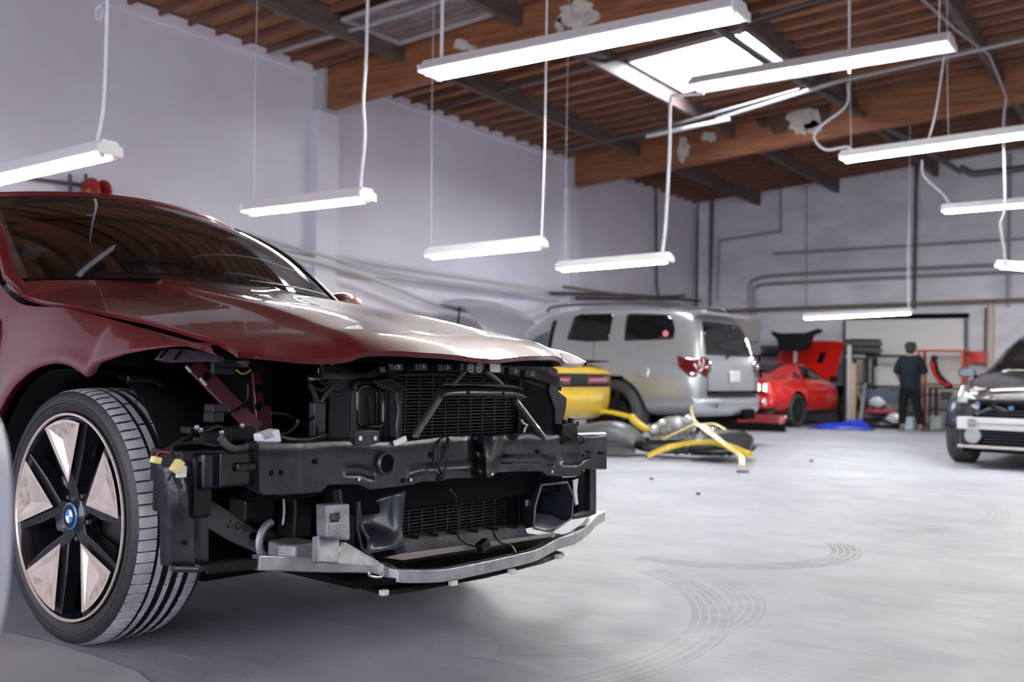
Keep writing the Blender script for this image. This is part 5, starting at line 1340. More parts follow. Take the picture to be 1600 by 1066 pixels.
for s_, md in ((1, 'L'), (-1, 'R')):
    patch('side_window', tv, [(-2.0, 1.07), (-3.9, 1.10), (-3.4, 1.42), (-2.6, 1.46), (-2.3, 1.36)], md, GLD, tc)
    seam(tv, [(-1.95, .35), (-1.9, 1.0)], md, tc, .005)
    hl = patch('headlamp', tv, [(s_*.52, .70), (s_*.86, .70), (s_*.90, .80), (s_*.80, .86), (s_*.66, .80)], 'F', LCLR, tc, off=.03, step=.03)
    patch('headlamp_side', tv, [(-.42, .70), (-.50, .86), (-.92, .90), (-.70, .80)], md, LCLR, tc, off=.012, step=.04)
    mo = MB().loft([[(-1.75+x, s_*(1.0+y), 1.04+z*k) for x, y, z in ((-.0, -.10, -.05), (.02, .10, -.055), (.02, .12, .05), (-.0, -.06, .085))] for x_, k in ((0, 1),)]*1+[[(-1.85, s_*(1.0+y), 1.04+z*.8) for y, z in ((-.10, -.05), (.10, -.055), (.12, .05), (-.06, .085))]])
    mo.build('door_mirror', mat('blue grey mirror', (.02, .025, .05), .2, .3, coat=1), tc, bevel=.02, seg=3)
    MB().bar((-1.8, s_*.86, 1.0), (-1.79, s_*.95, 1.0), .04, .03).build('mirror_foot', BLK, tc)
    # dark wheel liner hanging in front of the tyre
    ln = MB(); rws = []
    for k in range(8):
        t = R(5+k*14); rws.append([(-.85+.41*math.cos(t), s_*y, .38+.40*math.sin(t)) for y in (.95, .85, .70, .62)])
    ln.grid(rws).build('wheel_liner', mat('blue black liner', (.015, .022, .04), .35), tc, smooth=True, solid=.01)
seam(tv, [(-1.60, -.80), (-1.0, -.80), (-.5, -.66)], 'T', tc, .008); seam(tv, [(-1.60, .80), (-1.0, .80), (-.5, .66)], 'T', tc, .008)
# stripped nose: beam, crash boxes, radiator, cross member, hoses
MB().loft([[(x+(.0 if abs(y) < .5 else -.05), y, z) for x, z in ((0, .42), (.05, .42), (.05, .55), (0, .55))] for y in (-.72, -.5, 0, .5, .72)]).build('bumper_beam', mat('pale aluminium beam', (.62, .60, .62), .35, .5), tc, bevel=.006)
MB().box((.052, 0, .485), (.01, 1.2, .02)).build('beam_groove', ALUC, tc)
for s_ in (1, -1):
    MB().box((-.15, s_*.56, .485), (.3, .11, .12)).build('crash_box', mat('pale aluminium beam', (.62, .6, .62), .35, .5), tc, bevel=.01)
    MB().lathe([(0, .0), (.08, .0), (.09, -.04), (.07, -.1), (0, -.1)], (0, 0, 0), 'x', 18).build('horn', mat('white grey cap', (.30, .30, .33), .4), tc, smooth=True, loc=(.0, s_*.56, .35))
    MB().tube(smooth_path([(-.1, s_*.60, .66), (-.02, s_*.5, .60), (-.05, s_*.35, .66), (-.1, s_*.2, .62)], 4), .018, 8).build('hose', mat('blue black liner', (.015, .022, .04), .35), tc, smooth=True)
MB().tube([(.03, -.70, .235), (.07, -.4, .235), (.08, 0, .235), (.07, .4, .235), (.03, .70, .235)], .018, 8).build('lower_bar', mat('pinkish bar', (.42, .36, .38), .4, .4), tc, smooth=True)
MB().box((-.12, 0, .46), (.08, 1.15, .50)).build('radiator_pack', BLKM, tc, bevel=.01)
ff = MB()
for k in range(12): ff.box((-.075, 0, .25+.034*k), (.02, .95, .010))
fo = ff.build('fins', mat('blue black liner', (.015, .022, .04), .35), tc); fo['kind'] = 'stuff'
MB().box((-.1, 0, .725), (.1, 1.25, .05)).build('cross_member', BLK, tc, bevel=.01)
MB().box((-.35, 0, .22), (.8, 1.3, .08)).build('undertray', BLKM, tc, bevel=.01)
for k in range(7): MB().box((-.03, -.52+.17*k, .66+.02*(k % 2)), (.04, .05, .04)).build('connector', (ALUC, BLK, mat('blue plug', (.03, .1, .2), .4))[k % 3], tc, bevel=.006)
for s_, y in ((1, .3), (-1, .52)): MB().bar((-.05, s_*y, .58), (-.05, s_*y, .72), .03, .02).build('stay', ALUC, tc)

rd = random.Random(17)
for k in range(14):
    y = rd.uniform(-.62, .62); z = rd.uniform(.58, .70); m_ = (ALUC, BLK, mat('blue plug', (.03, .1, .2), .4), WHT)[k % 4]
    MB().box((0, 0, 0), (.05, rd.uniform(.03, .08), rd.uniform(.02, .04)), Matrix.Rotation(rd.uniform(-.6, .6), 3, 'X')).build('nose_fitting', m_, tc, bevel=.005, loc=(-.06, y, z))
for y in (-.45, -.1, .25): MB().tube(smooth_path([(-.08, y, .70), (-.03, y+.08, .64), (-.05, y+.2, .60), (-.08, y+.28, .66)], 4), .008, 6).build('nose_cable', BLK, tc, smooth=True)
# ================================================================== THINGS ON THE FLOOR
def pg(px, py, h=0): return PZ(px, py, h)
GREYP = mat('grey scuffed plastic', (.075, .078, .088), .42, noise=.3, scale=6, coat=.1)
# grey bumper cover lying on its back
def ppoly(name, pxs, Y, dy, m, label=None, cat=None, parent=None, bevel=.01, group=None):
    pts = [PY(x, y, Y) for x, y in pxs]
    o = MB().prism(pts, (0, dy, 0)).build(name, m, parent, bevel=bevel)
    if label and not parent: tag(o, label, cat, group)
    return o
gb = empty('bumper_cover', pg(950, 712)); tag(gb, 'grey plastic bumper cover lying in the debris beside the burgundy car', 'bumper')
rws = []
p0 = gb.location
gx = [(0, 888, 668, 712), (.1, 905, 662, 713), (.3, 930, 657, 714), (.5, 955, 656, 714), (.7, 972, 662, 714), (.85, 985, 672, 713), (1, 993, 688, 710)]
for t, x, y0, y1 in gx:
    Y = 10.3+.25*t; a, b = PY(x, y0, Y), PY(x, y1, Y); b.z = max(b.z, .01)
    rws.append([p-p0 for p in (a+Vector((-.05, .45, -.10)), a+Vector((0, .2, 0)), a+Vector((0, .03, -.02)), a.lerp(b, .3)+Vector((0, -.05, 0)), a.lerp(b, .62)+Vector((0, -.03, 0)), a.lerp(b, .7)+Vector((0, .02, 0)), b)])
MB().grid(rws).build('shell', GREYP, gb, smooth=True, sub=2, solid=.01)
for k, (x0, y0, x1, y1) in enumerate(((905, 678, 930, 674), (940, 672, 962, 676), (910, 695, 980, 694))):
    MB().bar(PY(x0, y0, 10.36)-p0, PY(x1, y1, 10.42)-p0, .02, .015).build('rib', COND, gb, bevel=.003)
YELD = mat('dull yellow plastic', (.50, .34, .02), .35, coat=.6)
YELP = mat('pale yellow plastic', (.66, .56, .24), .35, coat=.6)
def strip(name, pts, w, h, m, label, cat='car part', tw=0):
    """bent moulded strip through world points"""
    P = smooth_path(pts, 5); rings = []; n = len(P)
    for i, p in enumerate(P):
        d = P[min(i+1, n-1)]-P[max(i-1, 0)]; d.normalize(); s_ = d.cross(Vector((0, 0, 1)))
        if s_.length < .1: s_ = Vector((1, 0, 0))
        s_.normalize(); u = s_.cross(d); ta = tw*i/n; s2 = s_*math.cos(ta)+u*math.sin(ta); u2 = -s_*math.sin(ta)+u*math.cos(ta)
        ww = (w(i/(n-1)) if callable(w) else w)/2; hh = h/2
        rings.append([p+s2*ww*a+u2*hh*b for a, b in ((-1, -.6), (1, -.6), (1, .2), (.5, 1), (-.5, 1), (-1, .2))])
    o = MB().loft(rings).build(name, m, smooth=True, bevel=.004, ang=30)
    if label: tag(o, label, cat)
    return o
def gp(px, py, Y): 
    p = PY(px, py, Y); p.z = max(p.z, .03); return p
strip('trim_strip', [gp(1012, 716, 10.42), gp(1035, 703, 10.5), gp(1055, 697, 10.6), gp(1080, 693, 10.7), gp(1120, 693, 10.8), gp(1172, 711, 10.5)], lambda t: .16-.05*t, .07, YELD, 'long yellow bumper strip lying lowest in the debris')
strip('wing_strip', [gp(1037, 687, 10.7), gp(1062, 675, 10.7), gp(1092, 664, 10.7), gp(1110, 676, 10.6), gp(1140, 700, 10.4), gp(1157, 712, 10.15), gp(1160, 728, 9.95)], lambda t: .07+.07*math.sin(min(1, t*1.6)*PI), .03, YELP, 'pale yellow arched strip standing on its tip')
strip('plastic_prong', [gp(1092, 664, 10.72), gp(1084, 655, 10.8), gp(1080, 640, 10.9), gp(1081, 634, 10.9)], .03, .03, YELP, 'thin tan upright prong in the debris')
strip('corner_strip', [gp(1095, 664, 10.7), gp(1115, 663, 10.9), gp(1128, 669, 10.9), gp(1134, 672, 10.9)], .04, .03, YELP, 'short tan prong pointing right in the debris')
strip('yellow_rail', [gp(985, 650, 11.1), gp(996, 662, 11.1), gp(1012, 672, 11.1), gp(1040, 684, 11.1)], .13, .08, YELD, 'dark yellow rail sloping down behind the arched strip')
strip('yellow_lip', [gp(930, 645, 11.2), gp(955, 645, 11.2), gp(985, 652, 11.2)], .10, .06, mat('yellow car paint', (.72, .49, .025), .3, .1, coat=1), 'yellow lip leaning on the grey bumper cover')
ppoly('yellow_fender_corner', [(905, 650), (912, 636), (926, 622), (930, 636), (936, 650)], 11.2, .05, mat('yellow car paint', (.72, .49, .025), .3, .1, coat=1), 'yellow corner panel with an orange stripe standing up', 'car part')
ppoly('side_marker', [(920, 635), (923, 634), (929, 648), (926, 649)], 11.16, .02, mat('orange lens', (.7, .12, .02), .3), 'orange side marker on the yellow corner panel', 'lamp')
ppoly('grey_grille', [(895, 640), (902, 633), (925, 628), (912, 640), (904, 652), (896, 652)], 11.3, .04, GREYP, 'grey fog lamp surround beside the yellow corner panel', 'car part')
strip('black_lip', [gp(992, 692, 10.9), gp(1010, 702, 10.8), gp(1040, 706, 10.8), gp(1080, 705, 10.9)], .18, .06, BLK, 'black ribbed lip under the yellow rail')
# clear crumpled lamp / bracket cluster
CLU = mat('smoky clear plastic', (.22, .21, .19), .18, .3, noise=.9, scale=25, coat=1, col2=(.5, .5, .48))
hlm = empty('headlamp', pg(1055, 690)); tag(hlm, 'broken smoky headlamp with bright reflectors lying in the debris', 'headlamp')
hp = hlm.location
rws = []
for k in range(9):
    t = k/8; x = lerp(1014, 1088, t); rws.append([PY(x, y, 11.0+dd)-hp for y, dd in ((lerp(668, 652, min(1, t*3))-2*math.sin(t*PI), .25), (662-3*math.sin(t*PI), .0), (672+1.5*math.sin(k*2.1), -.05), (683+2*t, .03), (688, .12))])
MB().grid(rws).build('lens', CLU, hlm, smooth=True, sub=1, solid=.01)
for x, y, r_ in ((1032, 662, .045), (1056, 661, .075), (1072, 656, .05), (1020, 672, .05)):
    MB().lathe([(0, -.02), (r_*.6, -.015), (r_, .01), (r_*1.1, .05)], (0, 0, 0), 'y', 16).build('reflector', LCLR, hlm, smooth=True, loc=PY(x, y, 10.92)-hp)
# black serrated undertray with white clips
ut = empty('undertray', pg(1110, 708)); tag(ut, 'black serrated undertray lying under the yellow strips', 'car part')
up = ut.location; rd = random.Random(5)
prof = [(1075, 706, 10.9), (1100, 690, 11.3), (1125, 684, 11.5), (1150, 682, 11.6), (1163, 678, 11.6), (1178, 692, 11.3), (1172, 706, 10.9), (1150, 711, 10.6), (1110, 713, 10.5), (1080, 712, 10.6)]
pl_ = []
for x, y, Y in prof: p = PY(x, y, Y); p.z = max(.015, p.z); pl_.append(p-up)
MB().prism(pl_, (0, 0, .05)).build('panel', BLK, ut, bevel=.01)
for k in range(9):
    x = 1053+k*14+rd.random()*4; q_ = pg(x, 714-rd.random()*4, .0)-up
    MB().bar(q_+Vector((0, 0, .01)), q_+Vector((.05, .16, .11)), .05, .035).build('tooth', BLK, ut, bevel=.006)
    if k % 2: MB().lathe([(0, -.01), (.022, -.006), (.026, .01)], (0, 0, 0), 'y', 12).build('clip', WHT, ut, loc=q_+Vector((.03, .02, .04)))
for k in range(5):
    q_ = PY(1128+10*k, 684-2*(k == 3), 11.5)-up; MB().box(q_, (.10, .08, .07), Matrix.Rotation(rd.random()*2, 3, 'Z')).build('bracket', BLK, ut, bevel=.01)
rl = empty('lamp_ring', pg(1105, 690)); tag(rl, 'small chrome ringed fog lamp in the debris', 'fog lamp')
MB().lathe([(.035, .02), (.06, 0), (.07, -.01), (.075, .03)], (0, 0, 0), 'y', 20).build('ring', CHR, rl, smooth=True, loc=PY(1105, 673, 10.75)-rl.location)
MB().lathe([(0, .0), (.036, .01), (.04, .03)], (0, 0, 0), 'y', 16).build('lens', LCLR, rl, smooth=True, loc=PY(1105, 673, 10.75)-rl.location)
# small scraps
for k, (x, y, w_, lb) in enumerate(((1160, 737, .13, 'small dark scrap of plastic on the floor before the yellow debris'), (1091, 771, .035, 'tiny dark crumb on the floor below the debris'), (1018, 748, .03, 'tiny dark crumb on the floor nearest the burgundy car'), (1268, 720, .04, 'tiny dark crumb on the open floor to the right'))):
    q_ = pg(x, y, .012); o = MB().prism([(-w_/2, -.02, 0), (w_/2, -.012, 0), (w_*.4, .018, 0), (-w_*.45, .02, 0)], (0, 0, .018)).build('plastic_scrap', GREYP, None, bevel=.003, loc=(q_.x, q_.y, .002)); o.rotation_euler = (0, 0, R(34)); tag(o, lb, 'scrap')
# thin pale patch laid on the floor by the near wheel
sh = [pg(-60, 985), pg(20, 992), pg(85, 1007), pg(150, 1028), pg(215, 1052), pg(262, 1090), pg(60, 1200), pg(-200, 1200)]
so_ = MB().prism([Vector((p.x, p.y, .001)) for p in sh], (0, 0, .003)).build('pale_floor_patch', mat('pale floor patch grey', (.42, .42, .45), .6, noise=.15, scale=4)); tag(so_, 'pale patch on the floor at the bottom left corner', 'sheet')
# blurred white bumper corner close to the lens at left
wc_ = empty('white_bumper_corner'); q_ = CC+ray(-34, 820)*1.30
wc_.location = (q_.x, q_.y, 0); tag(wc_, 'blurred white rounded part on a stand at the left edge, closest to the camera', 'car part')
MB().loft([[(.040*k*math.cos(t), .040*k*math.sin(t), q_.z+z) for t in [2*PI*i/24 for i in range(24)]] for z, k in ((-.17, .3), (-.155, .62), (-.12, .88), (-.05, 1.02), (.03, 1), (.09, .86), (.13, .6), (.15, .25))]).build('shell', mat('white glossy part', (.40, .42, .50), .35, coat=.5), wc_, smooth=True, sub=1)
MB().tube([(0, 0, 0.02), (0, 0, q_.z-.12)], .010, 10).build('stand_pole', COND, wc_, smooth=True)
MB().lathe([(0, .022), (.10, .016), (.11, 0)], (0, 0, 0), 'z', 24).build('stand_base', COND, wc_)
# red bumper piece under the SUV tail
rb2 = empty('red_bumper', pg(1170, 668)); tag(rb2, 'dark red and black bumper lying on the floor behind the silver SUV', 'bumper')
q0 = rb2.location; rws = []
for k in range(9):
    t = k/8; x = lerp(1122, 1228, t)
    a, b = PY(x, 650-3*math.sin(t*PI), 17.1+.15*t), PY(x, 668, 17.1+.15*t); b.z = .012
    rws.append([p-q0 for p in (a+Vector((0, .35, -.05)), a, a.lerp(b, .5)+Vector((0, -.05, 0)), b)])
o = MB(); o.grid(rws, 0); 
o.m = [0 if (i % 3) < 2 else 1 for i in range(len(o.f))]
o.build('shell', [mat('deep red plastic', (.22, .01, .015), .3, coat=1), BLK], rb2, smooth=True, solid=.015)
# blue tarp heap
rd = random.Random(9); q_ = pg(1312, 671); bt = MB(); rws = []
for i in range(13):
    rw = []
    for j in range(8):
        x = lerp(-.62, .55, i/12); y = lerp(-.2, .3, j/7); e = min(1, min(i, 12-i)/3)*min(1, min(j, 7-j)/2)
        z = .012+e*(.06+.14*rd.random())*(.5+1.2*(i/12)**1.5)
        rw.append((x+.04*rd.random(), y+.04*rd.random(), z))
    rws.append(rw)
bo2 = bt.grid(rws).build('tarp', mat('blue tarp', (.012, .05, .50), .35, noise=.4, scale=5), None, smooth=True, sub=1, solid=.004, loc=(q_.x+.05, q_.y, 0)); bo2.rotation_euler = (0, 0, R(20)); tag(bo2, 'crumpled blue tarp on the floor in front of the red coupe', 'tarp')
# ================================================================== BACK RACKS
RK = mat('dark rack steel', (.03, .028, .032), .5, .3); RKR = mat('red rack steel', (.42, .04, .025), .45, .2); WOODT = mat('tan post wood', (.45, .31, .19), .6, noise=.3, scale=8, stretch=(4, 4, 1))
def rack(name, x0px, x1px, ys_px, Y, depth, m, label, zb=0.0):
    a, b = PY(x0px, 600, Y), PY(x1px, 600, Y); X0, X1 = a.x, b.x
    r_ = empty(name, ((X0+X1)/2, Y+depth/2, 0)); tag(r_, label, 'rack'); hw = (X1-X0)/2; hd = depth/2
    zt = max(PY((x0px+x1px)/2, y, Y).z for y in ys_px)
    for sx in (-1, 1):
        for sy in (-1, 1): MB().box((sx*(hw-.03), sy*(hd-.03), zt/2), (.05, .05, zt)).build('post', m, r_)
    for y in ys_px:
        z = PY((x0px+x1px)/2, y, Y).z
        MB().box((0, 0, z), (2*hw, 2*hd, .035)).build('shelf', m, r_)
    return r_, z
rack('parts_rack', 1172, 1228, (556, 590, 630), 21.95, .5, RK, 'dark rack in the back corner left of the red coupe')
rack('parts_rack', 1318, 1352, (560, 600), 20.6, .7, RK, 'narrow rack right behind the raised red bonnet')
rack('parts_rack', 1352, 1428, (556, 604, 650), 21.0, .7, RK, 'dark rack behind the man on his left')
rack('parts_rack', 1432, 1506, (548, 602, 618), 21.4, .6, RKR, 'red framed rack to the right of the man')
rack('parts_bench', 1450, 1570, (608, 642), 20.4, .6, RK, 'low dark bench between the man and the dark crossover')
def bump_stack(px, py, w, n, Y, m, lb, dz=.075, grp=None, z0=None):
    for k in range(n):
        p = PY(px, py, Y); z = (z0 if z0 is not None else p.z)+k*dz
        rws = [[(t*w/2, .25*t*t+dy, zz) for t in [-1+.2*q for q in range(11)]] for dy, zz in ((.08, .055), (-.02, .06), (-.05, .03), (-.02, 0))]
        o = MB().grid(rws).build('bumper', m[k % len(m)], None, smooth=True, solid=.012, loc=(p.x+.03*(k % 2), Y+.25, z)); tag(o, lb[k] if isinstance(lb, list) else lb, 'bumper', grp)
DKP = mat('dark bumper plastic', (.02, .021, .024), .35, coat=.3); DKG = mat('grey bumper', (.10, .10, .11), .4)
bump_stack(1208, 556, .95, 3, 21.95, [DKP, DKP, GREYP], ['lowest dark bumper on the top shelf of the corner rack', 'middle dark bumper on the top shelf of the corner rack', 'topmost grey bumper on the top shelf of the corner rack'], grp='bumpers on the corner rack', z0=PY(1208, 556, 22.2).z+.02)
bump_stack(1206, 590, .9, 3, 21.95, [DKP, DKG], ['lowest black bumper on the middle shelf of the corner rack', 'grey bumper between two black ones on the middle shelf of the corner rack', 'topmost black bumper on the middle shelf of the corner rack'], grp='bumpers on the middle shelf of the corner rack', z0=PY(1208, 590, 22.2).z+.02)
bump_stack(1336, 560, .75, 5, 20.6, [DKP, DKG], ['lowest black bumper in the tall stack behind the red bonnet', 'second bumper up, grey, in the stack behind the red bonnet', 'middle black bumper in the stack behind the red bonnet', 'second bumper from the top, grey, behind the red bonnet', 'topmost black bumper of the stack behind the red bonnet'], .065, 'bumpers stacked behind the red bonnet', z0=1.42)
bump_stack(1388, 556, .95, 1, 21.05, [DKP], 'flat dark bumper on the rack left of the man', z0=1.38)
# big black bumper standing on the corner rack
q_ = PY(1243, 560, 20.7)
o = ppoly('tailgate_liner', [(1203, 517), (1216, 521), (1258, 520), (1279, 513), (1281, 518), (1267, 524), (1262, 540), (1256, 548), (1218, 548), (1213, 530), (1206, 523)], 20.75, .25, BLK, 'black flared bumper shell standing on top of the corner rack', 'bumper', bevel=.02)
MB().box((PY(1243, 540, 20.9).x, 20.9, .8), (.06, .06, 1.55)).build('stand_post', mat('grey post', (.35, .34, .36), .5), o, loc=(0, 0, 0))
# tan and grey posts, leaning pole
o = MB().box((0, 0, .62), (.12, .09, 1.24)).build('timber_post', WOODT, None, loc=(PY(1333, 600, 20.3).x, 20.3, 0), bevel=.008); tag(o, 'tan timber post beside the front wheel of the red coupe', 'post')
o = MB().box((0, 0, .80), (.07, .07, 1.6)).build('steel_post', mat('grey post', (.35, .34, .36), .5), None, loc=(PY(1327, 600, 20.25).x, 20.25, 0)); tag(o, 'grey steel post left of the tan timber', 'post')
a, b = pg(1342, 672), PY(1352, 600, 19.9)
o = MB().tube([a+Vector((0, 0, .02)), b], .035, 8).build('leaning_pole', mat('grey blue pole', (.22, .24, .28), .4, .5), smooth=True); tag(o, 'grey pole leaning beside the blue tarp', 'pole')
# heap of bumpers and panels on the floor left of the man
rd = random.Random(21)
heap = [(1358, 650, .55, .16, GREYP, 'dark grey curved panel in the heap nearest the leaning pole'), (1375, 662, .8, .14, DKP, 'black bumper lowest in the heap left of the man'), (1402, 640, .6, .3, GREYP, 'grey fender standing in the heap beside the man'), (1385, 636, .5, .22, DKG, 'grey panel on top of the heap left of the man')]
for px, py, w_, h_, m, lb in heap:
    p = PY(px, py, 20.35-.25*rd.random()); rws = []
    for i in range(9):
        t = -1+i/4; rws.append([(t*w_/2, .22*t*t+dy, zz*h_) for dy, zz in ((.1, 1), (-.02, .95-.2*t*t), (-.10, .5), (-.04, 0))])
    o = MB().grid(rws).build('body_panel', m, None, smooth=True, sub=1, solid=.012, loc=(p.x, p.y, max(.012, p.z-h_/2))); o.rotation_euler = (R(rd.uniform(-8, 8)) if p.z > .3 else 0, 0, R(rd.uniform(-30, 30))); tag(o, lb, 'car part')
for k, (px, py, lb) in enumerate(((1371, 630, 'bright broken headlamp on the heap left of the man'), (1399, 655, 'round pale lamp low in the heap left of the man'))):
    o = MB().loft([[(.16*s_*math.cos(t), .06*s_*math.sin(t)-z*.3, z) for t in [2*PI*i/12 for i in range(12)]] for z, s_ in ((0, .5), (.05, 1), (.13, .9), (.19, .3))]).build('headlamp', LCLR, None, smooth=True, loc=PY(px, py+6, 20.0)); tag(o, lb, 'headlamp')
ppoly('red_strip_panel', [(1352, 639), (1400, 640), (1400, 646), (1352, 645)], 20.0, .1, mat('dark red trim', (.25, .02, .04), .4), 'thin dark red strip across the heap left of the man', 'car part')
ppoly('windscreen', [(1342, 608), (1412, 608), (1404, 628), (1350, 628)], 20.9, .05, mat('blue grey glass', (.10, .13, .17), .15, coat=1), 'blue grey windscreen lying on the rack left of the man', 'windscreen')
ppoly('door_skin', [(1352, 574), (1405, 572), (1408, 603), (1352, 604)], 21.6, .04, mat('white car paint', (.62, .62, .62), .3, coat=1), 'white door skin at the back of the rack left of the man', 'car part')
# right of the man: red and black curved bumper, red box, boxes, rolls
o = strip('curved_bumper', [PY(1461, 556, 20.6), PY(1459, 568, 20.6), PY(1464, 584, 20.5), PY(1474, 596, 20.4), PY(1484, 604, 20.3)], .14, .10, BLK, 'black and red curved bumper standing on the rack to the right of the man', 'bumper')
MB().tube(smooth_path([PY(1456, 567, 20.5), PY(1461, 585, 20.4), PY(1470, 597, 20.3), PY(1482, 602, 20.2)], 4), .03, 8).build('red_edge', mat('bright red car paint', (.62, .012, .008), .28, coat=1), o, smooth=True)
ppoly('red_cabinet', [(1511, 549), (1538, 549), (1538, 568), (1511, 568)], 22.25, .34, mat('red cabinet paint', (.55, .03, .02), .4), 'red cabinet high on the back wall behind the dark crossover', 'cabinet')
ppoly('white_tool_board', [(1452, 556), (1503, 556), (1503, 600), (1452, 600)], 22.54, .05, mat('white car paint', (.62, .62, .62), .3), 'white board on the wall behind the red framed rack', 'board')
for k, (x0, y0, x1, y1, m, lb) in enumerate(((1408, 652, 1426, 671.5, mat('white blue bottle', (.5, .62, .7), .35), 'pale blue container on the floor beside the man'), (1452, 650, 1470, 672, mat('grey crate', (.22, .25, .25), .5), 'grey crate under the bench right of the man'), (1446, 598, 1480, 604, mat('cardboard', (.42, .28, .2), .7), 'flat cardboard on the bench right of the man'), (1487, 620, 1500, 640, DKG, 'dark box on the bench beside the dark crossover'), (1470, 612, 1486, 625, DKP, 'black box on the bench behind the dark crossover'))):
    ppoly(('container', 'crate', 'cardboard', 'box', 'box')[k], [(x0, y0), (x1, y0), (x1, y1), (x0, y1)], 20.1 if k < 2 else 20.5, .25, m, lb, 'box', bevel=.01)
# dark skirting of parts along the wall foot
ppoly('dark_panel', [(1160, 560), (1178, 552), (1178, 640), (1160, 650)], 20.4, .08, DKP, 'dark panel leaning behind the silver SUV tail', 'car part')
ppoly('wall_board', [(1150, 500), (1187, 498), (1187, 535), (1160, 536)], 22.45, .05, mat('cream panel', (.5, .48, .44), .5), 'cream panel standing behind the roof of the silver SUV', 'car part')
# ================================================================== THE MAN
man = empty('person', (-4.47, 19.6, 0), R(0)); tag(man, 'person seen from behind in black cap, dark shirt and trousers at the back', 'person')
def skin_obj(name, joints, edges, m, parent, root=0, sub=2):
    me = bpy.data.meshes.new(name); me.from_pydata([j[:3] for j in joints], edges, []); me.materials.append(m)
    o = bpy.data.objects.new(name, me); COL.objects.link(o); o.parent = parent
    bpy.context.view_layer.objects.active = o
    md = o.modifiers.new('skin', 'SKIN'); 
    if not me.skin_vertices: me.attributes  # layer is made by the modifier on first use
    bm = bmesh.new(); bm.from_mesh(me); ly = bm.verts.layers.skin.verify()
    bm.verts.ensure_lookup_table()
    for i, j in enumerate(joints):
        bm.verts[i][ly].radius = (j[3], j[4] if len(j) > 4 else j[3]); bm.verts[i][ly].use_root = (i == root)
    bm.to_mesh(me); bm.free()
    md.use_smooth_shade = True
    s_ = o.modifiers.new('sub', 'SUBSURF'); s_.levels = s_.render_levels = sub
    return o
SKN = mat('skin', (.36, .20, .14), .55); SHIRT = mat('navy black shirt', (.010, .014, .022), .9, bump=.3, bscale=30, spec=.1); TRO = mat('black trousers', (.006, .007, .009), .9, bump=.3, bscale=30, spec=.1)
k_ = .94   # standing height about 1.63 m in this shop
J = [(0, 0, .90, .13, .10), (0, 0, 1.10, .14, .10), (0, .02, 1.32, .16, .10), (0, .03, 1.44, .07, .06), (0, .045, 1.50, .05, .05), (0, .06, 1.58, .075, .085), (0, .06, 1.66, .07, .08),
     (-.17, .02, 1.39, .06, .06), (-.25, .03, 1.15, .05, .05), (-.22, .22, .97, .036, .036), (-.20, .29, .93, .03, .02),
     (.17, .02, 1.39, .06, .06), (.26, .03, 1.15, .05, .05), (.25, .20, .95, .036, .036), (.24, .26, .91, .03, .02),
     (-.09, 0, .82, .09, .09), (-.12, .03, .46, .06, .06), (-.14, 0, .10, .042, .042), (-.15, .12, .035, .035, .025),
     (.09, 0, .82, .09, .09), (.13, .05, .46, .06, .06), (.17, .08, .10, .042, .042), (.18, .20, .035, .035, .025)]
E_ = [(0, 1), (1, 2), (2, 3), (3, 4), (4, 5), (5, 6), (2, 7), (7, 8), (8, 9), (9, 10), (2, 11), (11, 12), (12, 13), (13, 14), (0, 15), (15, 16), (16, 17), (17, 18), (0, 19), (19, 20), (20, 21), (21, 22)]
for (h, sx) in ((10, -1), (14, 1)):
    hx, hy, hz = J[h][:3]
    for f_, (dx, ln) in enumerate(((-.024, .055), (-.008, .065), (.008, .062), (.024, .048))):
        b0 = len(J); J.append((hx+dx, hy+.02+ln*.5, hz-.01, .009, .009)); J.append((hx+dx, hy+.02+ln*.85, hz-.035, .008, .008)); E_ += [(h, b0), (b0, b0+1)]
    b0 = len(J); J.append((hx-sx*.035, hy+.015, hz-.005, .010, .010)); J.append((hx-sx*.045, hy+.045, hz-.02, .009, .009)); E_ += [(h, b0), (b0, b0+1)]
J = [(x*k_, y*k_, z*k_, *[q*k_ for q in r_]) for x, y, z, *r_ in J]
skin_obj('body', J, E_, SKN, man)
def sc(L): return [(x*k_, y*k_, z*k_, *[q*k_ for q in r_]) for x, y, z, *r_ in L]
skin_obj('shirt', sc([(0, 0, .79, .20, .16), (0, 0, .86, .197, .157), (0, -.005, 1.02, .205, .16), (0, .01, 1.22, .20, .14), (0, .025, 1.37, .15, .10), (-.16, .02, 1.40, .095, .085), (-.25, .025, 1.20, .085, .08), (-.255, .05, 1.10, .08, .075), (.16, .02, 1.40, .095, .085), (.26, .025, 1.20, .085, .08), (.265, .05, 1.10, .08, .075), (0, .035, 1.44, .08, .075)]), [(0, 1), (1, 2), (2, 3), (3, 4), (4, 5), (5, 6), (6, 7), (4, 8), (8, 9), (9, 10), (4, 11)], SHIRT, man)
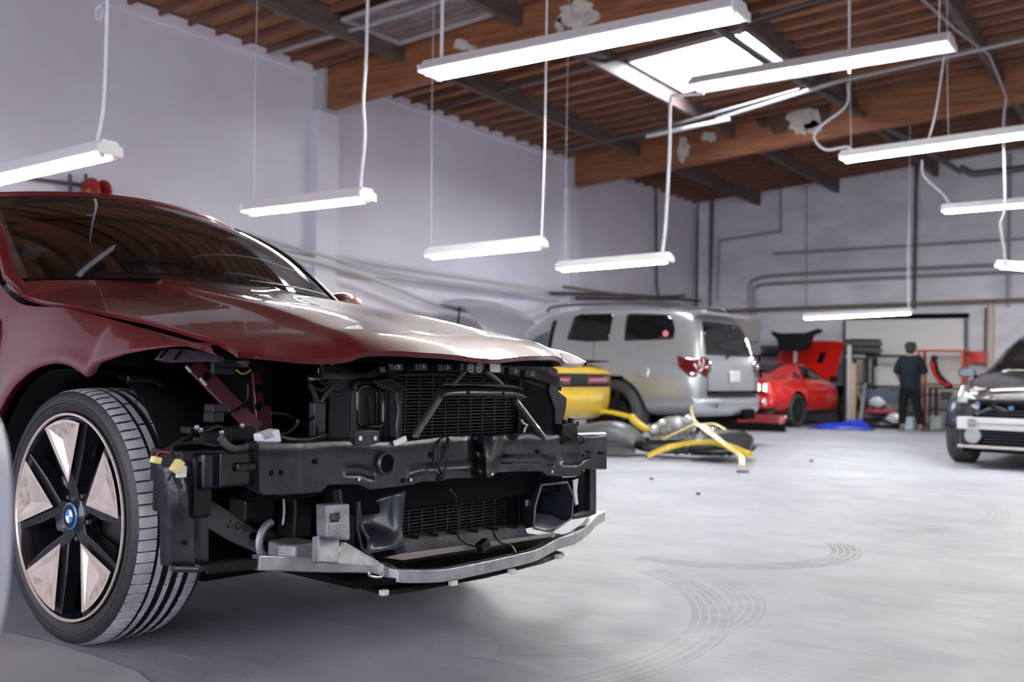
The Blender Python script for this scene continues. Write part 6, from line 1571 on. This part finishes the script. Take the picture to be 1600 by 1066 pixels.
skin_obj('trousers', sc([(0, 0, .92, .165, .13), (0, 0, .84, .165, .13), (-.10, .0, .74, .115, .11), (-.13, .03, .46, .088, .088), (-.15, .0, .12, .075, .075), (.10, .0, .74, .115, .11), (.14, .05, .46, .088, .088), (.18, .08, .12, .075, .075)]), [(0, 1), (1, 2), (2, 3), (3, 4), (1, 5), (5, 6), (6, 7)], TRO, man)
for x, y in ((-.15, 0), (.18, .08)):
    MB().loft([[((x+.048*s_*math.cos(t))*k_, (y+.05+.13*s_*math.sin(t))*k_, z) for t in [2*PI*i/16 for i in range(16)]] for z, s_ in ((.0, 1), (.03, 1.02), (.06, .85), (.09, .45))]).build('shoe', mat('grey shoe', (.10, .10, .11), .6), man, smooth=True)
cap = MB(); cap.lathe([(.104, 0), (.106, .03), (.098, .075), (.07, .11), (0, .125)], (0, .055*k_, 1.615*k_), 'z', 24)
co = cap.build('cap', mat('black cap', (.012, .012, .014), .8), man, smooth=True)
MB().loft([[(x*k_, (.14+y)*k_, 1.615*k_+z) for x, y in ((-.08, 0), (-.05, .07), (0, .095), (.05, .07), (.08, 0))] for z in (0, .008)]).build('cap_peak', mat('black cap', (.012, .012, .014), .8), co)
MB().lathe([(.0, -.06), (.05, -.06), (.085, -.02), (.09, .03), (.0, .04)], (0, .03*k_, 1.575*k_), 'z', 20).build('hair', mat('dark hair', (.015, .01, .01), .8), man, smooth=True)
for s_ in (-1, 1): MB().loft([[(s_*(.088+d)*k_, (.06+.018*c)*k_, (1.58+.03*q)*k_) for c, q in ((-1, -.6), (-1, .8), (0, 1), (1, .8), (.4, -1))] for d in (-.01, .012)]).build('ear', SKN, man, smooth=True)
MB().loft([[(.015*s_*a, (.145+dy)*k_, (1.565+z)*k_) for a in (-1, 1)]+[(0, (.16+dy)*k_, (1.565+z)*k_)] for s_, dy, z in ((1, 0, 0), (.6, -.01, .05))]).build('nose', SKN, man, smooth=True)
for s_ in (-1, 1): MB().lathe([(0, -.008), (.009, -.005), (.011, .0)], (0, 0, 0), 'y', 10).build('eye', WHT, man, loc=(s_*.03*k_, .148*k_, 1.60*k_))
MB().box((0, .146*k_, 1.535*k_), (.045, .006, .008)).build('mouth', mat('lips', (.25, .1, .08), .5), man)
